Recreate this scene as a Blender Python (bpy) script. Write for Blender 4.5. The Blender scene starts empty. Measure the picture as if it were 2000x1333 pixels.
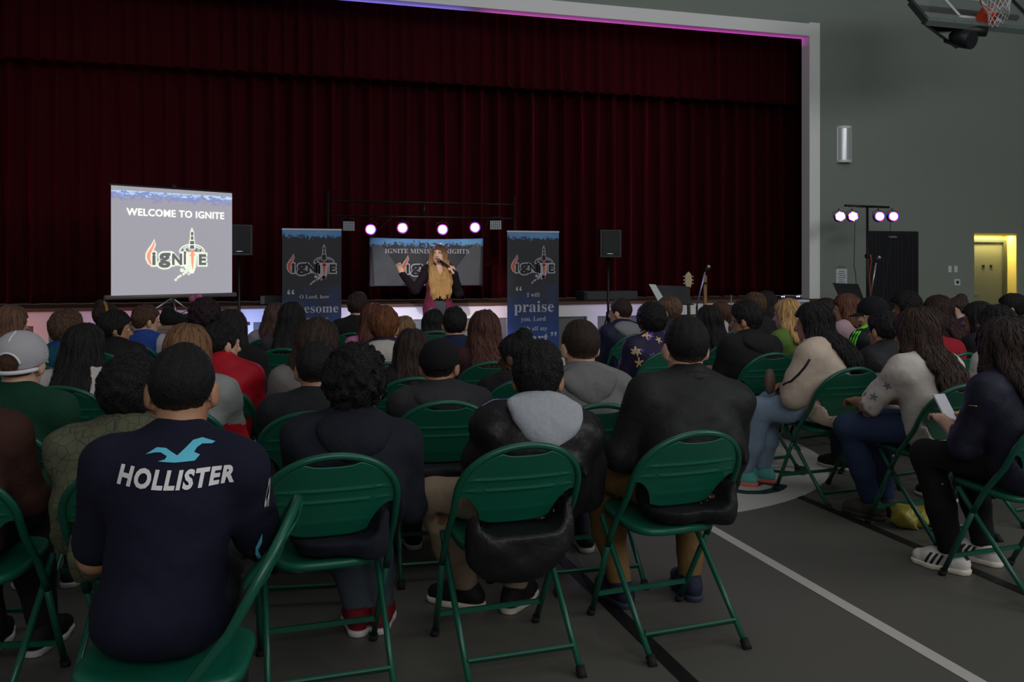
import bpy, bmesh, math, random
import numpy as np
from mathutils import Vector, Matrix
from mathutils.bvhtree import BVHTree

SC = bpy.context.scene
COL = SC.collection
rnd = random.Random(7)

# ------------------------------------------------------------------ camera
TH = math.radians(16.4)
CT, ST = math.cos(TH), math.sin(TH)
FPX, HZ, HC = 1700.0, 518.0, 1.42
cam = bpy.data.cameras.new('camera')
cam.lens = FPX / 2000 * 36; cam.sensor_width = 36
cam.shift_y = -(666.5 - HZ) / 2000
cam.clip_end = 100
cam_o = bpy.data.objects.new('camera', cam); COL.objects.link(cam_o)
cam_o.location = (0, 0, HC); cam_o.rotation_euler = (math.pi / 2, 0, -TH)
SC.camera = cam_o

def at(px, z, py=None):
    """world point at pixel column px and distance z along the view axis (py gives the height)"""
    u = (px - 1000) / FPX * z
    h = 0.0 if py is None else HC - (py - HZ) * z / FPX
    return Vector((CT * u + ST * z, CT * z - ST * u, h))
def on_y(px, Y, py=None):
    t = (px - 1000) / FPX
    return at(px, Y / (CT - ST * t), py)

# ------------------------------------------------------------------ view, world, large lights
SC.view_settings.view_transform = 'Standard'
SC.view_settings.look = 'None'
SC.view_settings.gamma = 1
SC.view_settings.exposure = 0.0
SC.cycles.use_denoising = True
SC.cycles.max_bounces = 5
SC.cycles.diffuse_bounces = 3
SC.cycles.sample_clamp_indirect = 3
w = bpy.data.worlds.new('hall_daylight'); SC.world = w; w.use_nodes = True
w.node_tree.nodes['Background'].inputs[0].default_value = (0.93, 0.97, 1.0, 1)
w.node_tree.nodes['Background'].inputs[1].default_value = 0.11

def area(name, loc, aim, size, size_y, power, col=(1, 1, 1)):
    l = bpy.data.lights.new(name, 'AREA'); l.shape = 'RECTANGLE'; l.size = size; l.size_y = size_y
    l.energy = power; l.color = col
    o = bpy.data.objects.new(name, l); COL.objects.link(o); o.location = loc
    o.rotation_euler = (Vector(aim) - Vector(loc)).to_track_quat('-Z', 'Y').to_euler()
    return o
def spot(name, loc, aim, power, col, ang=60, blend=.6, rad=.06):
    l = bpy.data.lights.new(name, 'SPOT'); l.energy = power; l.color = col
    l.spot_size = math.radians(ang); l.spot_blend = blend; l.shadow_soft_size = rad
    o = bpy.data.objects.new(name, l); COL.objects.link(o); o.location = loc
    o.rotation_euler = (Vector(aim) - Vector(loc)).to_track_quat('-Z', 'Y').to_euler()
    return o
area('window_daylight', (10.5, -1.0, 6.2), (4.5, 6.5, 0.8), 8, 2.2, 320, (0.96, 0.98, 1.0))
area('skylight_daylight', (3.5, 3.0, 8.5), (3.5, 5.0, 0), 5, 6, 80, (0.97, 0.99, 1.0))
area('rear_fill', (1.5, -6.0, 5.0), (2.0, 6.0, 0.8), 9, 2.6, 260, (0.97, 0.98, 1.0))  # unseen area lamp added to brighten surfaces that face the camera
spot('speaker_fill', (-1.5, -1.0, 5.0), at(850, 11, 540), 3000, (1.0, .93, .86), 9, .5, .1)  # unseen lamp added to brighten the speaker

# ------------------------------------------------------------------ materials
def lin(c):
    return tuple((x / 255 / 12.92) if x / 255 <= .04045 else ((x / 255 + .055) / 1.055) ** 2.4 for x in c)
MATS = {}
def mat(name, rgb, rough=.8, metal=0., bump=None, bscale=60, bstr=.2, var=.0, spec=.5, emit=None, estr=1.0, stretch=None, sheen=0., coat=0.):
    """procedural principled material; bump: 'noise' | 'weave' | 'hair' | None"""
    key = (name, rgb, rough, metal, bump, bscale, bstr, var, emit, estr, stretch, sheen)
    if key in MATS: return MATS[key]
    m = bpy.data.materials.new(name); m.use_nodes = True
    nt = m.node_tree; N = nt.nodes; L = nt.links
    b = N['Principled BSDF']
    c = lin(rgb) + (1,)
    b.inputs['Base Color'].default_value = c
    b.inputs['Roughness'].default_value = rough
    b.inputs['Metallic'].default_value = metal
    b.inputs['Specular IOR Level'].default_value = spec
    if sheen: b.inputs['Sheen Weight'].default_value = sheen
    if coat: b.inputs['Coat Weight'].default_value = coat
    if emit:
        b.inputs['Emission Color'].default_value = lin(emit) + (1,)
        b.inputs['Emission Strength'].default_value = estr
    if bump or var:
        tc = N.new('ShaderNodeTexCoord'); mp = N.new('ShaderNodeMapping')
        L.new(tc.outputs['Object'], mp.inputs['Vector'])
        if stretch: mp.inputs['Scale'].default_value = stretch
        nz = N.new('ShaderNodeTexNoise'); nz.inputs['Scale'].default_value = bscale; nz.inputs['Detail'].default_value = 4
        L.new(mp.outputs['Vector'], nz.inputs['Vector'])
        src = nz.outputs['Fac']
        if bump == 'weave':
            wv = N.new('ShaderNodeTexWave'); wv.inputs['Scale'].default_value = bscale * 1.5; wv.inputs['Distortion'].default_value = 2
            L.new(mp.outputs['Vector'], wv.inputs['Vector']); src = wv.outputs['Fac']
        if bump:
            bp = N.new('ShaderNodeBump'); bp.inputs['Strength'].default_value = bstr; bp.inputs['Distance'].default_value = .01
            L.new(src, bp.inputs['Height']); L.new(bp.outputs['Normal'], b.inputs['Normal'])
        if var:
            mx = N.new('ShaderNodeMix'); mx.data_type = 'RGBA'
            mx.inputs[6].default_value = tuple(x * (1 - var) for x in c[:3]) + (1,)
            mx.inputs[7].default_value = tuple(min(1, x * (1 + var)) for x in c[:3]) + (1,)
            L.new(src, mx.inputs[0]); L.new(mx.outputs[2], b.inputs['Base Color'])
    MATS[key] = m
    return m

def cloth(rgb, rough=.9, s=26, st=.5): return mat('cloth', rgb, rough, bump='noise', bscale=s, bstr=st, var=.12, spec=.25)
def hairm(rgb): return mat('hair', rgb, .5, bump='noise', bscale=26, bstr=.7, var=.35, stretch=(14, 14, 1.6), spec=.3)
def skinm(rgb): return mat('skin', rgb, .55, bump='noise', bscale=120, bstr=.05, var=.04)
M_GREEN = mat('green_paint', (14, 84, 64), .33, bump='noise', bscale=18, bstr=.03, var=.06, spec=.5)
M_GREENP = mat('green_pressed_steel', (15, 96, 73), .40, bump='noise', bscale=16, bstr=.04, var=.06)
M_BLACK = mat('black_plastic', (20, 20, 22), .45, bump='noise', bscale=120, bstr=.1)
M_BLACKM = mat('black_metal', (26, 26, 28), .35, metal=.3)
M_RUBBER = mat('rubber', (14, 14, 14), .8)
M_SILVER = mat('brushed_steel', (190, 192, 196), .3, metal=.9)
M_WHITE = mat('white_plastic', (222, 222, 218), .5)

# ------------------------------------------------------------------ mesh helpers
def tag(o, label=None, cat=None, group=None, kind=None):
    if label: o['label'] = label
    if cat: o['category'] = cat
    if group: o['group'] = group
    if kind: o['kind'] = kind
    return o
def thing(name, label, cat, loc=(0, 0, 0), rz=0., group=None):
    o = bpy.data.objects.new(name, None); COL.objects.link(o)
    o.empty_display_size = .1; o.location = loc; o.rotation_euler = (0, 0, rz)
    return tag(o, label, cat, group)
def mesh_np(name, V, Q, m, parent=None, smooth=True, loc=None):
    me = bpy.data.meshes.new(name)
    V = np.asarray(V, 'f4'); Q = np.asarray(Q, 'i4'); n, k = Q.shape
    me.vertices.add(len(V)); me.vertices.foreach_set('co', V.ravel())
    me.loops.add(n * k); me.loops.foreach_set('vertex_index', Q.ravel())
    me.polygons.add(n); me.polygons.foreach_set('loop_start', np.arange(0, n * k, k, dtype='i4'))
    me.polygons.foreach_set('use_smooth', np.full(n, smooth, bool))
    me.update(calc_edges=True)
    me.materials.append(m)
    o = bpy.data.objects.new(name, me); COL.objects.link(o)
    if parent: o.parent = parent
    if loc is not None: o.location = loc
    return o
class G:
    """collects simple solids, builds ONE mesh"""
    def __init__(s): s.v = []; s.f = []; s.sm = []
    def add(s, vs, fs, smooth=False):
        b = len(s.v); s.v += [tuple(x) for x in vs]; s.f += [tuple(i + b for i in f) for f in fs]; s.sm += [smooth] * len(fs); return s
    def box(s, c, d, R=None, bev=0.):
        x, y, z = (q / 2 for q in d)
        if bev:
            bm = bmesh.new(); bmesh.ops.create_cube(bm, size=1)
            bmesh.ops.scale(bm, vec=d, verts=bm.verts)
            bmesh.ops.bevel(bm, geom=bm.edges[:], offset=bev, segments=2, profile=.5, affect='EDGES')
            vs = [v.co.copy() for v in bm.verts]; bm.verts.index_update()
            fs = [[v.index for v in f.verts] for f in bm.faces]; bm.free()
        else:
            vs = [Vector(p) for p in ((-x, -y, -z), (x, -y, -z), (x, y, -z), (-x, y, -z), (-x, -y, z), (x, -y, z), (x, y, z), (-x, y, z))]
            fs = [(0, 3, 2, 1), (4, 5, 6, 7), (0, 1, 5, 4), (1, 2, 6, 5), (2, 3, 7, 6), (3, 0, 4, 7)]
        if R is not None: vs = [R @ v for v in vs]
        return s.add([v + Vector(c) for v in vs], fs)
    def tube(s, pts, r, n=10, closed=False, cap=True, rs=None):
        pts = [Vector(p) for p in pts]; N = len(pts); vs = []
        up = None
        for i, p in enumerate(pts):
            a = pts[(i - 1) % N] if (closed or i > 0) else p
            b = pts[(i + 1) % N] if (closed or i < N - 1) else p
            t = (b - a).normalized()
            if up is None:
                up = Vector((0, 0, 1)) if abs(t.z) < .9 else Vector((1, 0, 0))
            e1 = (up - t * up.dot(t)).normalized(); up = e1; e2 = t.cross(e1)
            rr = rs[i] if rs else r
            for k in range(n):
                q = 2 * math.pi * k / n
                vs.append(p + (e1 * math.cos(q) + e2 * math.sin(q)) * rr)
        fs = []
        for i in range(N if closed else N - 1):
            j = (i + 1) % N
            for k in range(n):
                l = (k + 1) % n
                fs.append((i * n + k, i * n + l, j * n + l, j * n + k))
        s.add(vs, fs, True)
        if cap and not closed:
            b = len(s.v) - len(vs)
            s.f.append(tuple(b + k for k in range(n))[::-1]); s.sm.append(False)
            s.f.append(tuple(b + (N - 1) * n + k for k in range(n))); s.sm.append(False)
        return s
    def cyl(s, a, b, r, n=20, r2=None): return s.tube([a, b], r, n, rs=[r, r if r2 is None else r2])
    def ball(s, c, r, n=14, m=8):
        r = (r, r, r) if not hasattr(r, '__len__') else r
        vs = []; fs = []
        for i in range(m + 1):
            th = math.pi * i / m
            for k in range(n):
                q = 2 * math.pi * k / n
                vs.append((c[0] + r[0] * math.sin(th) * math.cos(q), c[1] + r[1] * math.sin(th) * math.sin(q), c[2] + r[2] * math.cos(th)))
        for i in range(m):
            for k in range(n):
                l = (k + 1) % n; fs.append((i * n + k, (i + 1) * n + k, (i + 1) * n + l, i * n + l))
        return s.add(vs, fs, True)
    def prism(s, poly, d0, d1, axes):
        """extrude a 2D polygon (u,v) between depths d0,d1; axes maps (u,v,d)->xyz"""
        n = len(poly); vs = [axes(u, v, d0) for u, v in poly] + [axes(u, v, d1) for u, v in poly]
        fs = [tuple(range(n))[::-1], tuple(range(n, 2 * n))] + [(i, (i + 1) % n, n + (i + 1) % n, n + i) for i in range(n)]
        return s.add(vs, fs)
    def build(s, name, m, parent=None, loc=None, fix=False):
        me = bpy.data.meshes.new(name); me.from_pydata(s.v, [], s.f)
        me.polygons.foreach_set('use_smooth', s.sm)
        if fix:
            bm = bmesh.new(); bm.from_mesh(me); bmesh.ops.recalc_face_normals(bm, faces=bm.faces); bm.to_mesh(me); bm.free()
        me.materials.append(m); me.update()
        o = bpy.data.objects.new(name, me); COL.objects.link(o)
        if parent: o.parent = parent
        if loc is not None: o.location = loc
        return o
def text_geo(body, size=1., bold=0., shear=0., align='CENTER', space=1., lspace=1., width=1.):
    """flat lettering as (2D points, faces) around its own baseline"""
    c = bpy.data.curves.new('lettering', 'FONT'); c.body = body; c.size = size; c.align_x = align
    c.offset = bold; c.shear = shear; c.space_character = space; c.space_line = lspace; c.resolution_u = 3
    o = bpy.data.objects.new('lettering', c); COL.objects.link(o)
    dg = bpy.context.evaluated_depsgraph_get(); dg.update()
    me = bpy.data.meshes.new_from_object(o.evaluated_get(dg))
    V = [(v.co.x * width, v.co.y) for v in me.vertices]; Fc = [tuple(p.vertices) for p in me.polygons]
    bpy.data.objects.remove(o); bpy.data.curves.remove(c); bpy.data.meshes.remove(me)
    return V, Fc
def math_bold(t):
    """serif bold letter forms of the same letters"""
    r = ''
    for ch in t:
        if 'A' <= ch <= 'Z': r += chr(0x1D400 + ord(ch) - 65)
        elif 'a' <= ch <= 'z': r += chr(0x1D41A + ord(ch) - 97)
        else: r += ch
    return r
def flat_text(name, m, parent, axes, d, body, size, u0, v0, **k):
    V, Fc = text_geo(body, size, **k)
    g = G(); g.add([axes(u0 + u, v0 + v, d) for u, v in V], Fc)
    return g.build(name, m, parent)

# ------------------------------------------------------------------ scalar-field figures
def axis(lo, hi, h, fine=()):
    a = [lo]
    while a[-1] < hi:
        x = a[-1]; s = h
        for f0, f1, fh in fine:
            if f0 - h * .5 <= x < f1: s = fh
        a.append(x + s)
    return np.array(a, 'f4')
class Field:
    def __init__(s, lo, hi, h, fx=(), fy=(), fz=()):
        s.ax = [axis(lo[0], hi[0], h, fx), axis(lo[1], hi[1], h, fy), axis(lo[2], hi[2], h, fz)]
        s.X = s.ax[0][:, None, None]; s.Y = s.ax[1][None, :, None]; s.Z = s.ax[2][None, None, :]
        s.D = np.full([len(a) for a in s.ax], .2, 'f4'); s.h = h
    def _sub(s, lo, hi, m):
        sl = []
        for i in range(3):
            a = max(0, np.searchsorted(s.ax[i], lo[i] - m) - 1); b = min(len(s.ax[i]), np.searchsorted(s.ax[i], hi[i] + m) + 1)
            if b <= a: return None
            sl.append(slice(a, b))
        return tuple(sl), s.X[sl[0]], s.Y[:, sl[1]], s.Z[:, :, sl[2]]
    def _mix(s, sl, d, k):
        a = s.D[sl]
        if k > 0:
            hh = np.maximum(k - np.abs(a - d), 0) / k
            s.D[sl] = np.minimum(a, d) - hh * hh * k * .25
        else: s.D[sl] = np.minimum(a, d)
    def cap(s, a, b, ra, rb, k=.03):
        a = np.array(a, float); b = np.array(b, float); r = max(ra, rb)
        q = s._sub(np.minimum(a, b) - r, np.maximum(a, b) + r, k + 3 * s.h)
        if q is None: return
        sl, X, Y, Z = q; d = b - a; L2 = max(1e-9, d @ d)
        px, py, pz = X - a[0], Y - a[1], Z - a[2]
        t = np.clip((px * d[0] + py * d[1] + pz * d[2]) / L2, 0, 1)
        D = np.sqrt((px - t * d[0]) ** 2 + (py - t * d[1]) ** 2 + (pz - t * d[2]) ** 2) - (ra + (rb - ra) * t)
        s._mix(sl, D, k)
    def ell(s, c, r, R=None, k=.03, sub=False):
        c = np.array(c, float); R = np.eye(3) if R is None else np.array(R, float); m = max(r)
        q = s._sub(c - m, c + m, k + 3 * s.h)
        if q is None: return
        sl, X, Y, Z = q; px, py, pz = X - c[0], Y - c[1], Z - c[2]
        k0 = 0; k1 = 0
        for i in range(3):
            u = px * R[i][0] + py * R[i][1] + pz * R[i][2]
            k0 = k0 + (u / r[i]) ** 2; k1 = k1 + (u / r[i] ** 2) ** 2
        k0 = np.sqrt(k0); D = k0 * (k0 - 1) / np.maximum(np.sqrt(k1), 1e-6)
        if sub: s.D[sl] = np.maximum(s.D[sl], -D)
        else: s._mix(sl, D, k)
    def put(s, prims, inf=0., kx=0.):
        for p in prims:
            if p[0] == 'c': s.cap(p[1], p[2], p[3] + inf, p[4] + inf, p[5] + kx)
            else: s.ell(p[1], tuple(x + inf for x in p[2]), p[3], p[4] + kx)
    def cut(s, n, p):
        """keep the side of the plane that n points away from"""
        n = np.array(n, float); n /= np.linalg.norm(n)
        s.D = np.maximum(s.D, (s.X - p[0]) * n[0] + (s.Y - p[1]) * n[1] + (s.Z - p[2]) * n[2]).astype('f4')
    def mesh(s, name, m, parent=None):
        V, Q = nets(s.ax, s.D)
        if len(Q) == 0: return None
        return mesh_np(name, V, Q, m, parent)
def nets(ax, D):
    D = D.copy(); D[0] = D[-1] = .1; D[:, 0] = D[:, -1] = .1; D[:, :, 0] = D[:, :, -1] = .1
    S = D < 0
    c = np.zeros([n - 1 for n in D.shape], 'i1')
    for i in (0, 1):
        for j in (0, 1):
            for k in (0, 1):
                c += S[i:D.shape[0] - 1 + i, j:D.shape[1] - 1 + j, k:D.shape[2] - 1 + k]
    act = (c > 0) & (c < 8)
    I = np.argwhere(act); n = len(I)
    idx = np.full(act.shape, -1, 'i4'); idx[act] = np.arange(n)
    pos = np.zeros((n, 3)); cnt = np.zeros(n)
    co = [(i, j, k) for i in (0, 1) for j in (0, 1) for k in (0, 1)]
    for p in co:
        for a in range(3):
            if p[a]: continue
            q = list(p); q[a] = 1
            dp = D[I[:, 0] + p[0], I[:, 1] + p[1], I[:, 2] + p[2]]; dq = D[I[:, 0] + q[0], I[:, 1] + q[1], I[:, 2] + q[2]]
            m = (dp < 0) != (dq < 0)
            t = np.where(m, dp / np.where(m, dp - dq, 1), 0)
            for b in range(3):
                x0 = ax[b][I[:, b] + p[b]]; x1 = ax[b][I[:, b] + q[b]]
                pos[:, b] += np.where(m, x0 + t * (x1 - x0), 0)
            cnt += m
    pos /= np.maximum(cnt, 1)[:, None]
    Qs = []
    for a in range(3):
        b, e = (a + 1) % 3, (a + 2) % 3
        lo = [slice(None)] * 3; hi = [slice(None)] * 3
        lo[a] = slice(0, -1); hi[a] = slice(1, None)
        s0 = S[tuple(lo)]; s1 = S[tuple(hi)]
        E = np.argwhere(s0 != s1)
        if len(E) == 0: continue
        E = E[(E[:, b] > 0) & (E[:, e] > 0) & (E[:, b] < D.shape[b] - 1) & (E[:, e] < D.shape[e] - 1)]
        ins = s0[E[:, 0], E[:, 1], E[:, 2]]
        def cell(db, de):
            T = E.copy(); T[:, b] -= db; T[:, e] -= de
            return idx[T[:, 0], T[:, 1], T[:, 2]]
        q = np.stack([cell(1, 1), cell(0, 1), cell(0, 0), cell(1, 0)], 1)
        q[~ins] = q[~ins][:, ::-1]
        Qs.append(q)
    Q = np.concatenate(Qs) if Qs else np.zeros((0, 4), 'i4')
    Q = Q[(Q >= 0).all(1)]
    return pos, Q

# ------------------------------------------------------------------ people
def nv(v): v = np.array(v, float); return v / np.linalg.norm(v)
def rz(a): c, s = math.cos(a), math.sin(a); return np.array([[c, -s, 0], [s, c, 0], [0, 0, 1.]])
def rx(a): c, s = math.cos(a), math.sin(a); return np.array([[1, 0, 0], [0, c, -s], [0, s, c.real]])
def ry(a): c, s = math.cos(a), math.sin(a); return np.array([[c, 0, s], [0, 1, 0], [-s, 0, c]])
ARMS = {  # elbow from shoulder, wrist from elbow: outward, forward, up
    'lap': ((.045, .09, -.255), (-.10, .21, -.06)),
    'knees': ((.05, .20, -.21), (-.13, .19, -.03)),
    'cross': ((.05, .10, -.245), (-.20, .13, .02)),
    'phone': ((.03, .10, -.25), (-.09, .20, .06)),
    'chin': ((.01, .19, -.20), (-.06, .00, .24)),
    'wide': ((.10, .05, -.25), (-.10, .20, -.07)),
    'down': ((.07, .00, -.275), (-.02, .09, -.22)),
}
SEAT = .445
class O: pass
DEF = dict(w=1.0, g=1.0, lean=8, side=0, twist=0, slouch=.03, hy=0, hp=-3, hr=0, arms='lap', arm2=None, knees=None, ankles=None, toes=0,
           hs=1.0, skin=(196, 150, 122), eyes=False, hair=('short', (30, 24, 22), 0), top=('hoodie', (40, 40, 44)), hood=None, vneck=False, tail=False, hoodw=.25, hoodup=0.,
           collar=None, legs=(34, 36, 44), shoes=(30, 30, 32), sole=(190, 188, 182), sleeve='long', face=0., rot=None, crot=None, stand=False,
           chair=True, seat=None, seatw=None, cdx=0., cdy=None, h=None, hem=None, wr=.0035, shift=(0, 0), sole_ok=True, hands=None, hairbias=0., topmat=None, legtex=None, pz=None)
def skel(s, o):
    d = math.radians
    U = nv((math.sin(d(o.side)), math.sin(d(o.lean)), math.cos(d(o.lean))))
    R = rz(d(o.twist))[:, 0]; R = nv(R - U * (R @ U)); F = np.cross(U, R)
    pz = o.pz if o.pz else SEAT + .112
    P0 = np.array((0, 0, pz)); L = .49 * s
    sp = lambda t: P0 + U * L * t - F * o.slouch * math.sin(math.pi * min(max(t, 0), 1) * .92)
    k = dict(U=U, R=R, F=F, P0=P0, L=L, sp=sp, s=s, w=o.w, g=o.g)
    ls = min(1.06, max(.92, s + .16)); k['ls'] = ls
    Rh = rz(d(o.twist + o.hy)) @ rx(d(o.hp)) @ ry(d(o.hr))
    k['Rh'] = Rh.T  # rows right, forward, up
    k['hs'] = o.hs
    k['N'] = sp(1.0)
    k['Hc'] = sp(1.0) + (U * .45 + np.array((0, 0, .55))) * .148 * o.hs + rz(d(o.twist))[:, 1] * .030
    k['top'] = k['Hc'][2] + Rh[2, 2] * .118 * o.hs
    k['S'] = [sp(.87) - R * .162 * o.w, sp(.87) + R * .162 * o.w]
    arms = [o.arms, o.arm2 or o.arms]; k['E'] = []; k['W'] = []
    for i, sg in ((0, -1), (1, 1)):
        a = ARMS[arms[i]] if isinstance(arms[i], str) else arms[i]
        fw = np.array((F[0], F[1], 0)); fw = nv(fw)
        E = k['S'][i] + (R * sg * a[0][0] + fw * a[0][1] + np.array((0, 0, a[0][2]))) * ls
        W = E + (R * sg * a[1][0] + fw * a[1][1] + np.array((0, 0, a[1][2]))) * ls
        if not o.stand and isinstance(arms[i], str) and arms[i] in ('lap', 'wide', 'knees'): W[2] = max(W[2], SEAT + .20)
        k['E'].append(E); k['W'].append(W)
    hz = pz - .015
    k['H'] = [P0 + np.array((-.085 * o.w, .02, -.015)), P0 + np.array((.085 * o.w, .02, -.015))]
    if o.stand:
        k['K'] = [np.array((-.10, .03, .50)), np.array((.10, .05, .50))]; k['A'] = [np.array((-.11, .0, .09)), np.array((.11, .02, .09))]
    else:
        kk = o.knees or ((-.105, .42 * ls), (.105, .42 * ls)); aa = o.ankles or ((-.11, .375 * ls), (.11, .375 * ls))
        k['K'] = [np.array((q[0], q[1], (q[2] if len(q) > 2 else SEAT + .075))) for q in kk]
        k['A'] = [np.array((q[0], q[1], (q[2] if len(q) > 2 else .09))) for q in aa]
    t = o.toes if isinstance(o.toes, (tuple, list)) else (o.toes + 8, o.toes - 8)
    k['toe'] = [rz(d(t[0]))[:, 1], rz(d(t[1]))[:, 1]]
    return k
def torso_prims(k, stand=False):
    R, F, U, w, g, sp, s = k['R'], k['F'], k['U'], k['w'], k['g'], k['sp'], k['s']
    B = [R, F, U]
    p = [('e', sp(.0) , (.158 * w, .108 * g, .105), B, .04), ('e', sp(.32) + F * .012 * g, (.142 * w, .100 * g, .13), B, .05),
         ('e', sp(.62), (.150 * w, .098 * g, .14 * s), B, .05), ('e', sp(.80) - F * .006, (.152 * w, .084 * g, .085), B, .05)]
    for i in (0, 1):
        S = k['S'][i]
        p.append(('c', sp(.84), S, .066, .054 * (.6 + .4 * w), .05))
        p.append(('c', sp(1.0) + U * .025, S + U * .004, .047, .044, .06))
    return p
def arm_prims(k, i, frac=1.0):
    f = (.5 + .5 * k['w'])
    p = [('c', k['S'][i], k['E'][i], .056 * f, .043 * f, .04)]
    if frac > 1e-6:
        W = k['E'][i] + (k['W'][i] - k['E'][i]) * frac
        p.append(('c', k['E'][i], W, .042 * f, (.042 - .014 * frac) * f, .03))
    return p
def head_prims(k):
    r, f, u = k['Rh']; hs = k['hs']; H = k['Hc']; B = [r, f, u]
    P = lambda x, y, z: H + (r * x + f * y + u * z) * hs
    e = lambda c, q, kk, Bs=B: ('e', P(*c), tuple(a * hs for a in q), Bs, kk)
    pr = [e((0, -.014, .03), (.072, .092, .087), .03), e((0, .030, -.030), (.059, .058, .080), .04), e((0, .052, -.086), (.034, .032, .026), .035),
          e((0, .012, -.060), (.060, .055, .045), .03)]
    pr += [('c', P(0, .086, .012), P(0, .110, -.030), .008 * hs, .0135 * hs, .012), e((.013, .092, -.034), (.010, .012, .009), .008), e((-.013, .092, -.034), (.010, .012, .009), .008)]
    pr += [('c', P(-.036, .078, .022), P(.036, .078, .022), .012 * hs, .012 * hs, .02), e((0, .084, -.056), (.024, .011, .007), .008), e((0, .082, -.067), (.021, .011, .008), .008)]
    for sg in (-1, 1):
        a = rz(sg * .45) ; Bs = [r * math.cos(sg * .4) - f * math.sin(sg * .4), f * math.cos(sg * .4) + r * math.sin(sg * .4), u]
        pr.append(e((sg * .086, -.010, -.008), (.0095, .023, .035), .006, [Bs[0], Bs[1], u]))
        pr.append(e((sg * .075, -.003, -.036), (.008, .011, .012), .008))
    N = k['N']
    pr.append(('c', N - k['U'] * .04, H - f * .022 * hs - u * .055 * hs, .060, .052 * hs, .03))
    return pr
def hand_prims(W, d, n, sg, curl=.5, sc=1., spread=.25, bulk=0.):
    d = nv(d); n = nv(n - d * (n @ d)); lat = np.cross(d, n) * sg  # lat points to the thumb side
    p = [('c', W - d * .02, W + d * .02, .027 * sc, .027 * sc, .02), ('e', W + d * .052 * sc, (.040 * sc, .0155 * sc, .050 * sc), [lat, n, d], .02)]
    for j, (o_, l_) in enumerate(((.029, .070), (.010, .079), (-.010, .073), (-.028, .057))):
        a = W + d * .090 * sc + lat * o_ * sc
        dd = nv(d + lat * o_ * spread * 12 * .3); c1 = curl * (1 + .12 * j); q = a
        for m, fr in enumerate((.45, .32, .23)):
            ang = c1 * (.55 + .8 * m); v = dd * math.cos(ang) - n * math.sin(ang)
            e = q + v * l_ * sc * fr; p.append(('c', q, e, (.0098 - .0008 * m) * sc + bulk, (.0090 - .0008 * m) * sc + bulk, .005)); q = e
    t0 = W + d * .025 * sc + lat * .026 * sc; v = nv(lat * .75 + d * .65 - n * .25); t1 = t0 + v * .042 * sc; v2 = nv(v + d * .6 - n * curl * .5); t2 = t1 + v2 * .03 * sc
    p += [('c', t0, t1, .0135 * sc, .011 * sc, .012), ('c', t1, t2, .0108 * sc, .009 * sc, .005)]
    return p
def leg_prims(k, i):
    f = .55 + .45 * k['w']
    return [('c', k['H'][i], k['K'][i], .083 * f, .058 * f, .05), ('c', k['K'][i], k['K'][i] * .45 + k['A'][i] * .55 + np.array((0, -.012, 0)), .056 * f, .050 * f, .03),
            ('c', k['K'][i] * .45 + k['A'][i] * .55 + np.array((0, -.012, 0)), k['A'][i], .050 * f, .036, .03)]
def foot_prims(k, i):
    A, t = k['A'][i], k['toe'][i]; z = np.array((0, 0, 1.))
    return [('c', A - t * .03 - z * .045, A + t * .10 - z * .055, .030, .026, .02), ('c', A + t * .10 - z * .055, A + t * .15 - z * .060, .026, .018, .02), ('c', A, A - t * .02 - z * .04, .034, .032, .02)]
def bounds(prims, pad):
    lo = np.full(3, 9.); hi = np.full(3, -9.)
    for p in prims:
        if p[0] == 'c':
            r = max(p[3], p[4]); pts = (np.array(p[1]) - r, np.array(p[2]) - r, np.array(p[1]) + r, np.array(p[2]) + r)
        else:
            r = np.sqrt(sum((np.array(b) * q) ** 2 for b, q in zip(p[3] if p[3] is not None else np.eye(3), p[2]))); pts = (p[1] - r, p[1] + r)
        for q in pts: lo = np.minimum(lo, q); hi = np.maximum(hi, q)
    return lo - pad, hi + pad
def wrinkle(f, amp, seed):
    r = np.random.RandomState(seed); a, b, c, d = r.uniform(0, 6.28, 4)
    X, Y, Z = f.X, f.Y, f.Z
    n = np.sin(34 * Z + 11 * X + 2.4 * np.sin(13 * X + a) + b) * .55 + np.sin(21 * X - 25 * Z + 2 * np.sin(17 * Z + c) + 14 * Y) * .45 + np.sin(60 * Z + 30 * Y + 3 * np.sin(22 * X + d)) * .3
    f.D += (amp * n).astype('f4')
HLINE = ([-.14, -.09, -.06, -.042, -.030, -.008, .010, .022, .034, .048, .07, .10, .14], [-.078, -.076, -.068, -.050, -.020, .022, .024, -.014, -.008, .030, .050, .066, .07])
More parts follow.
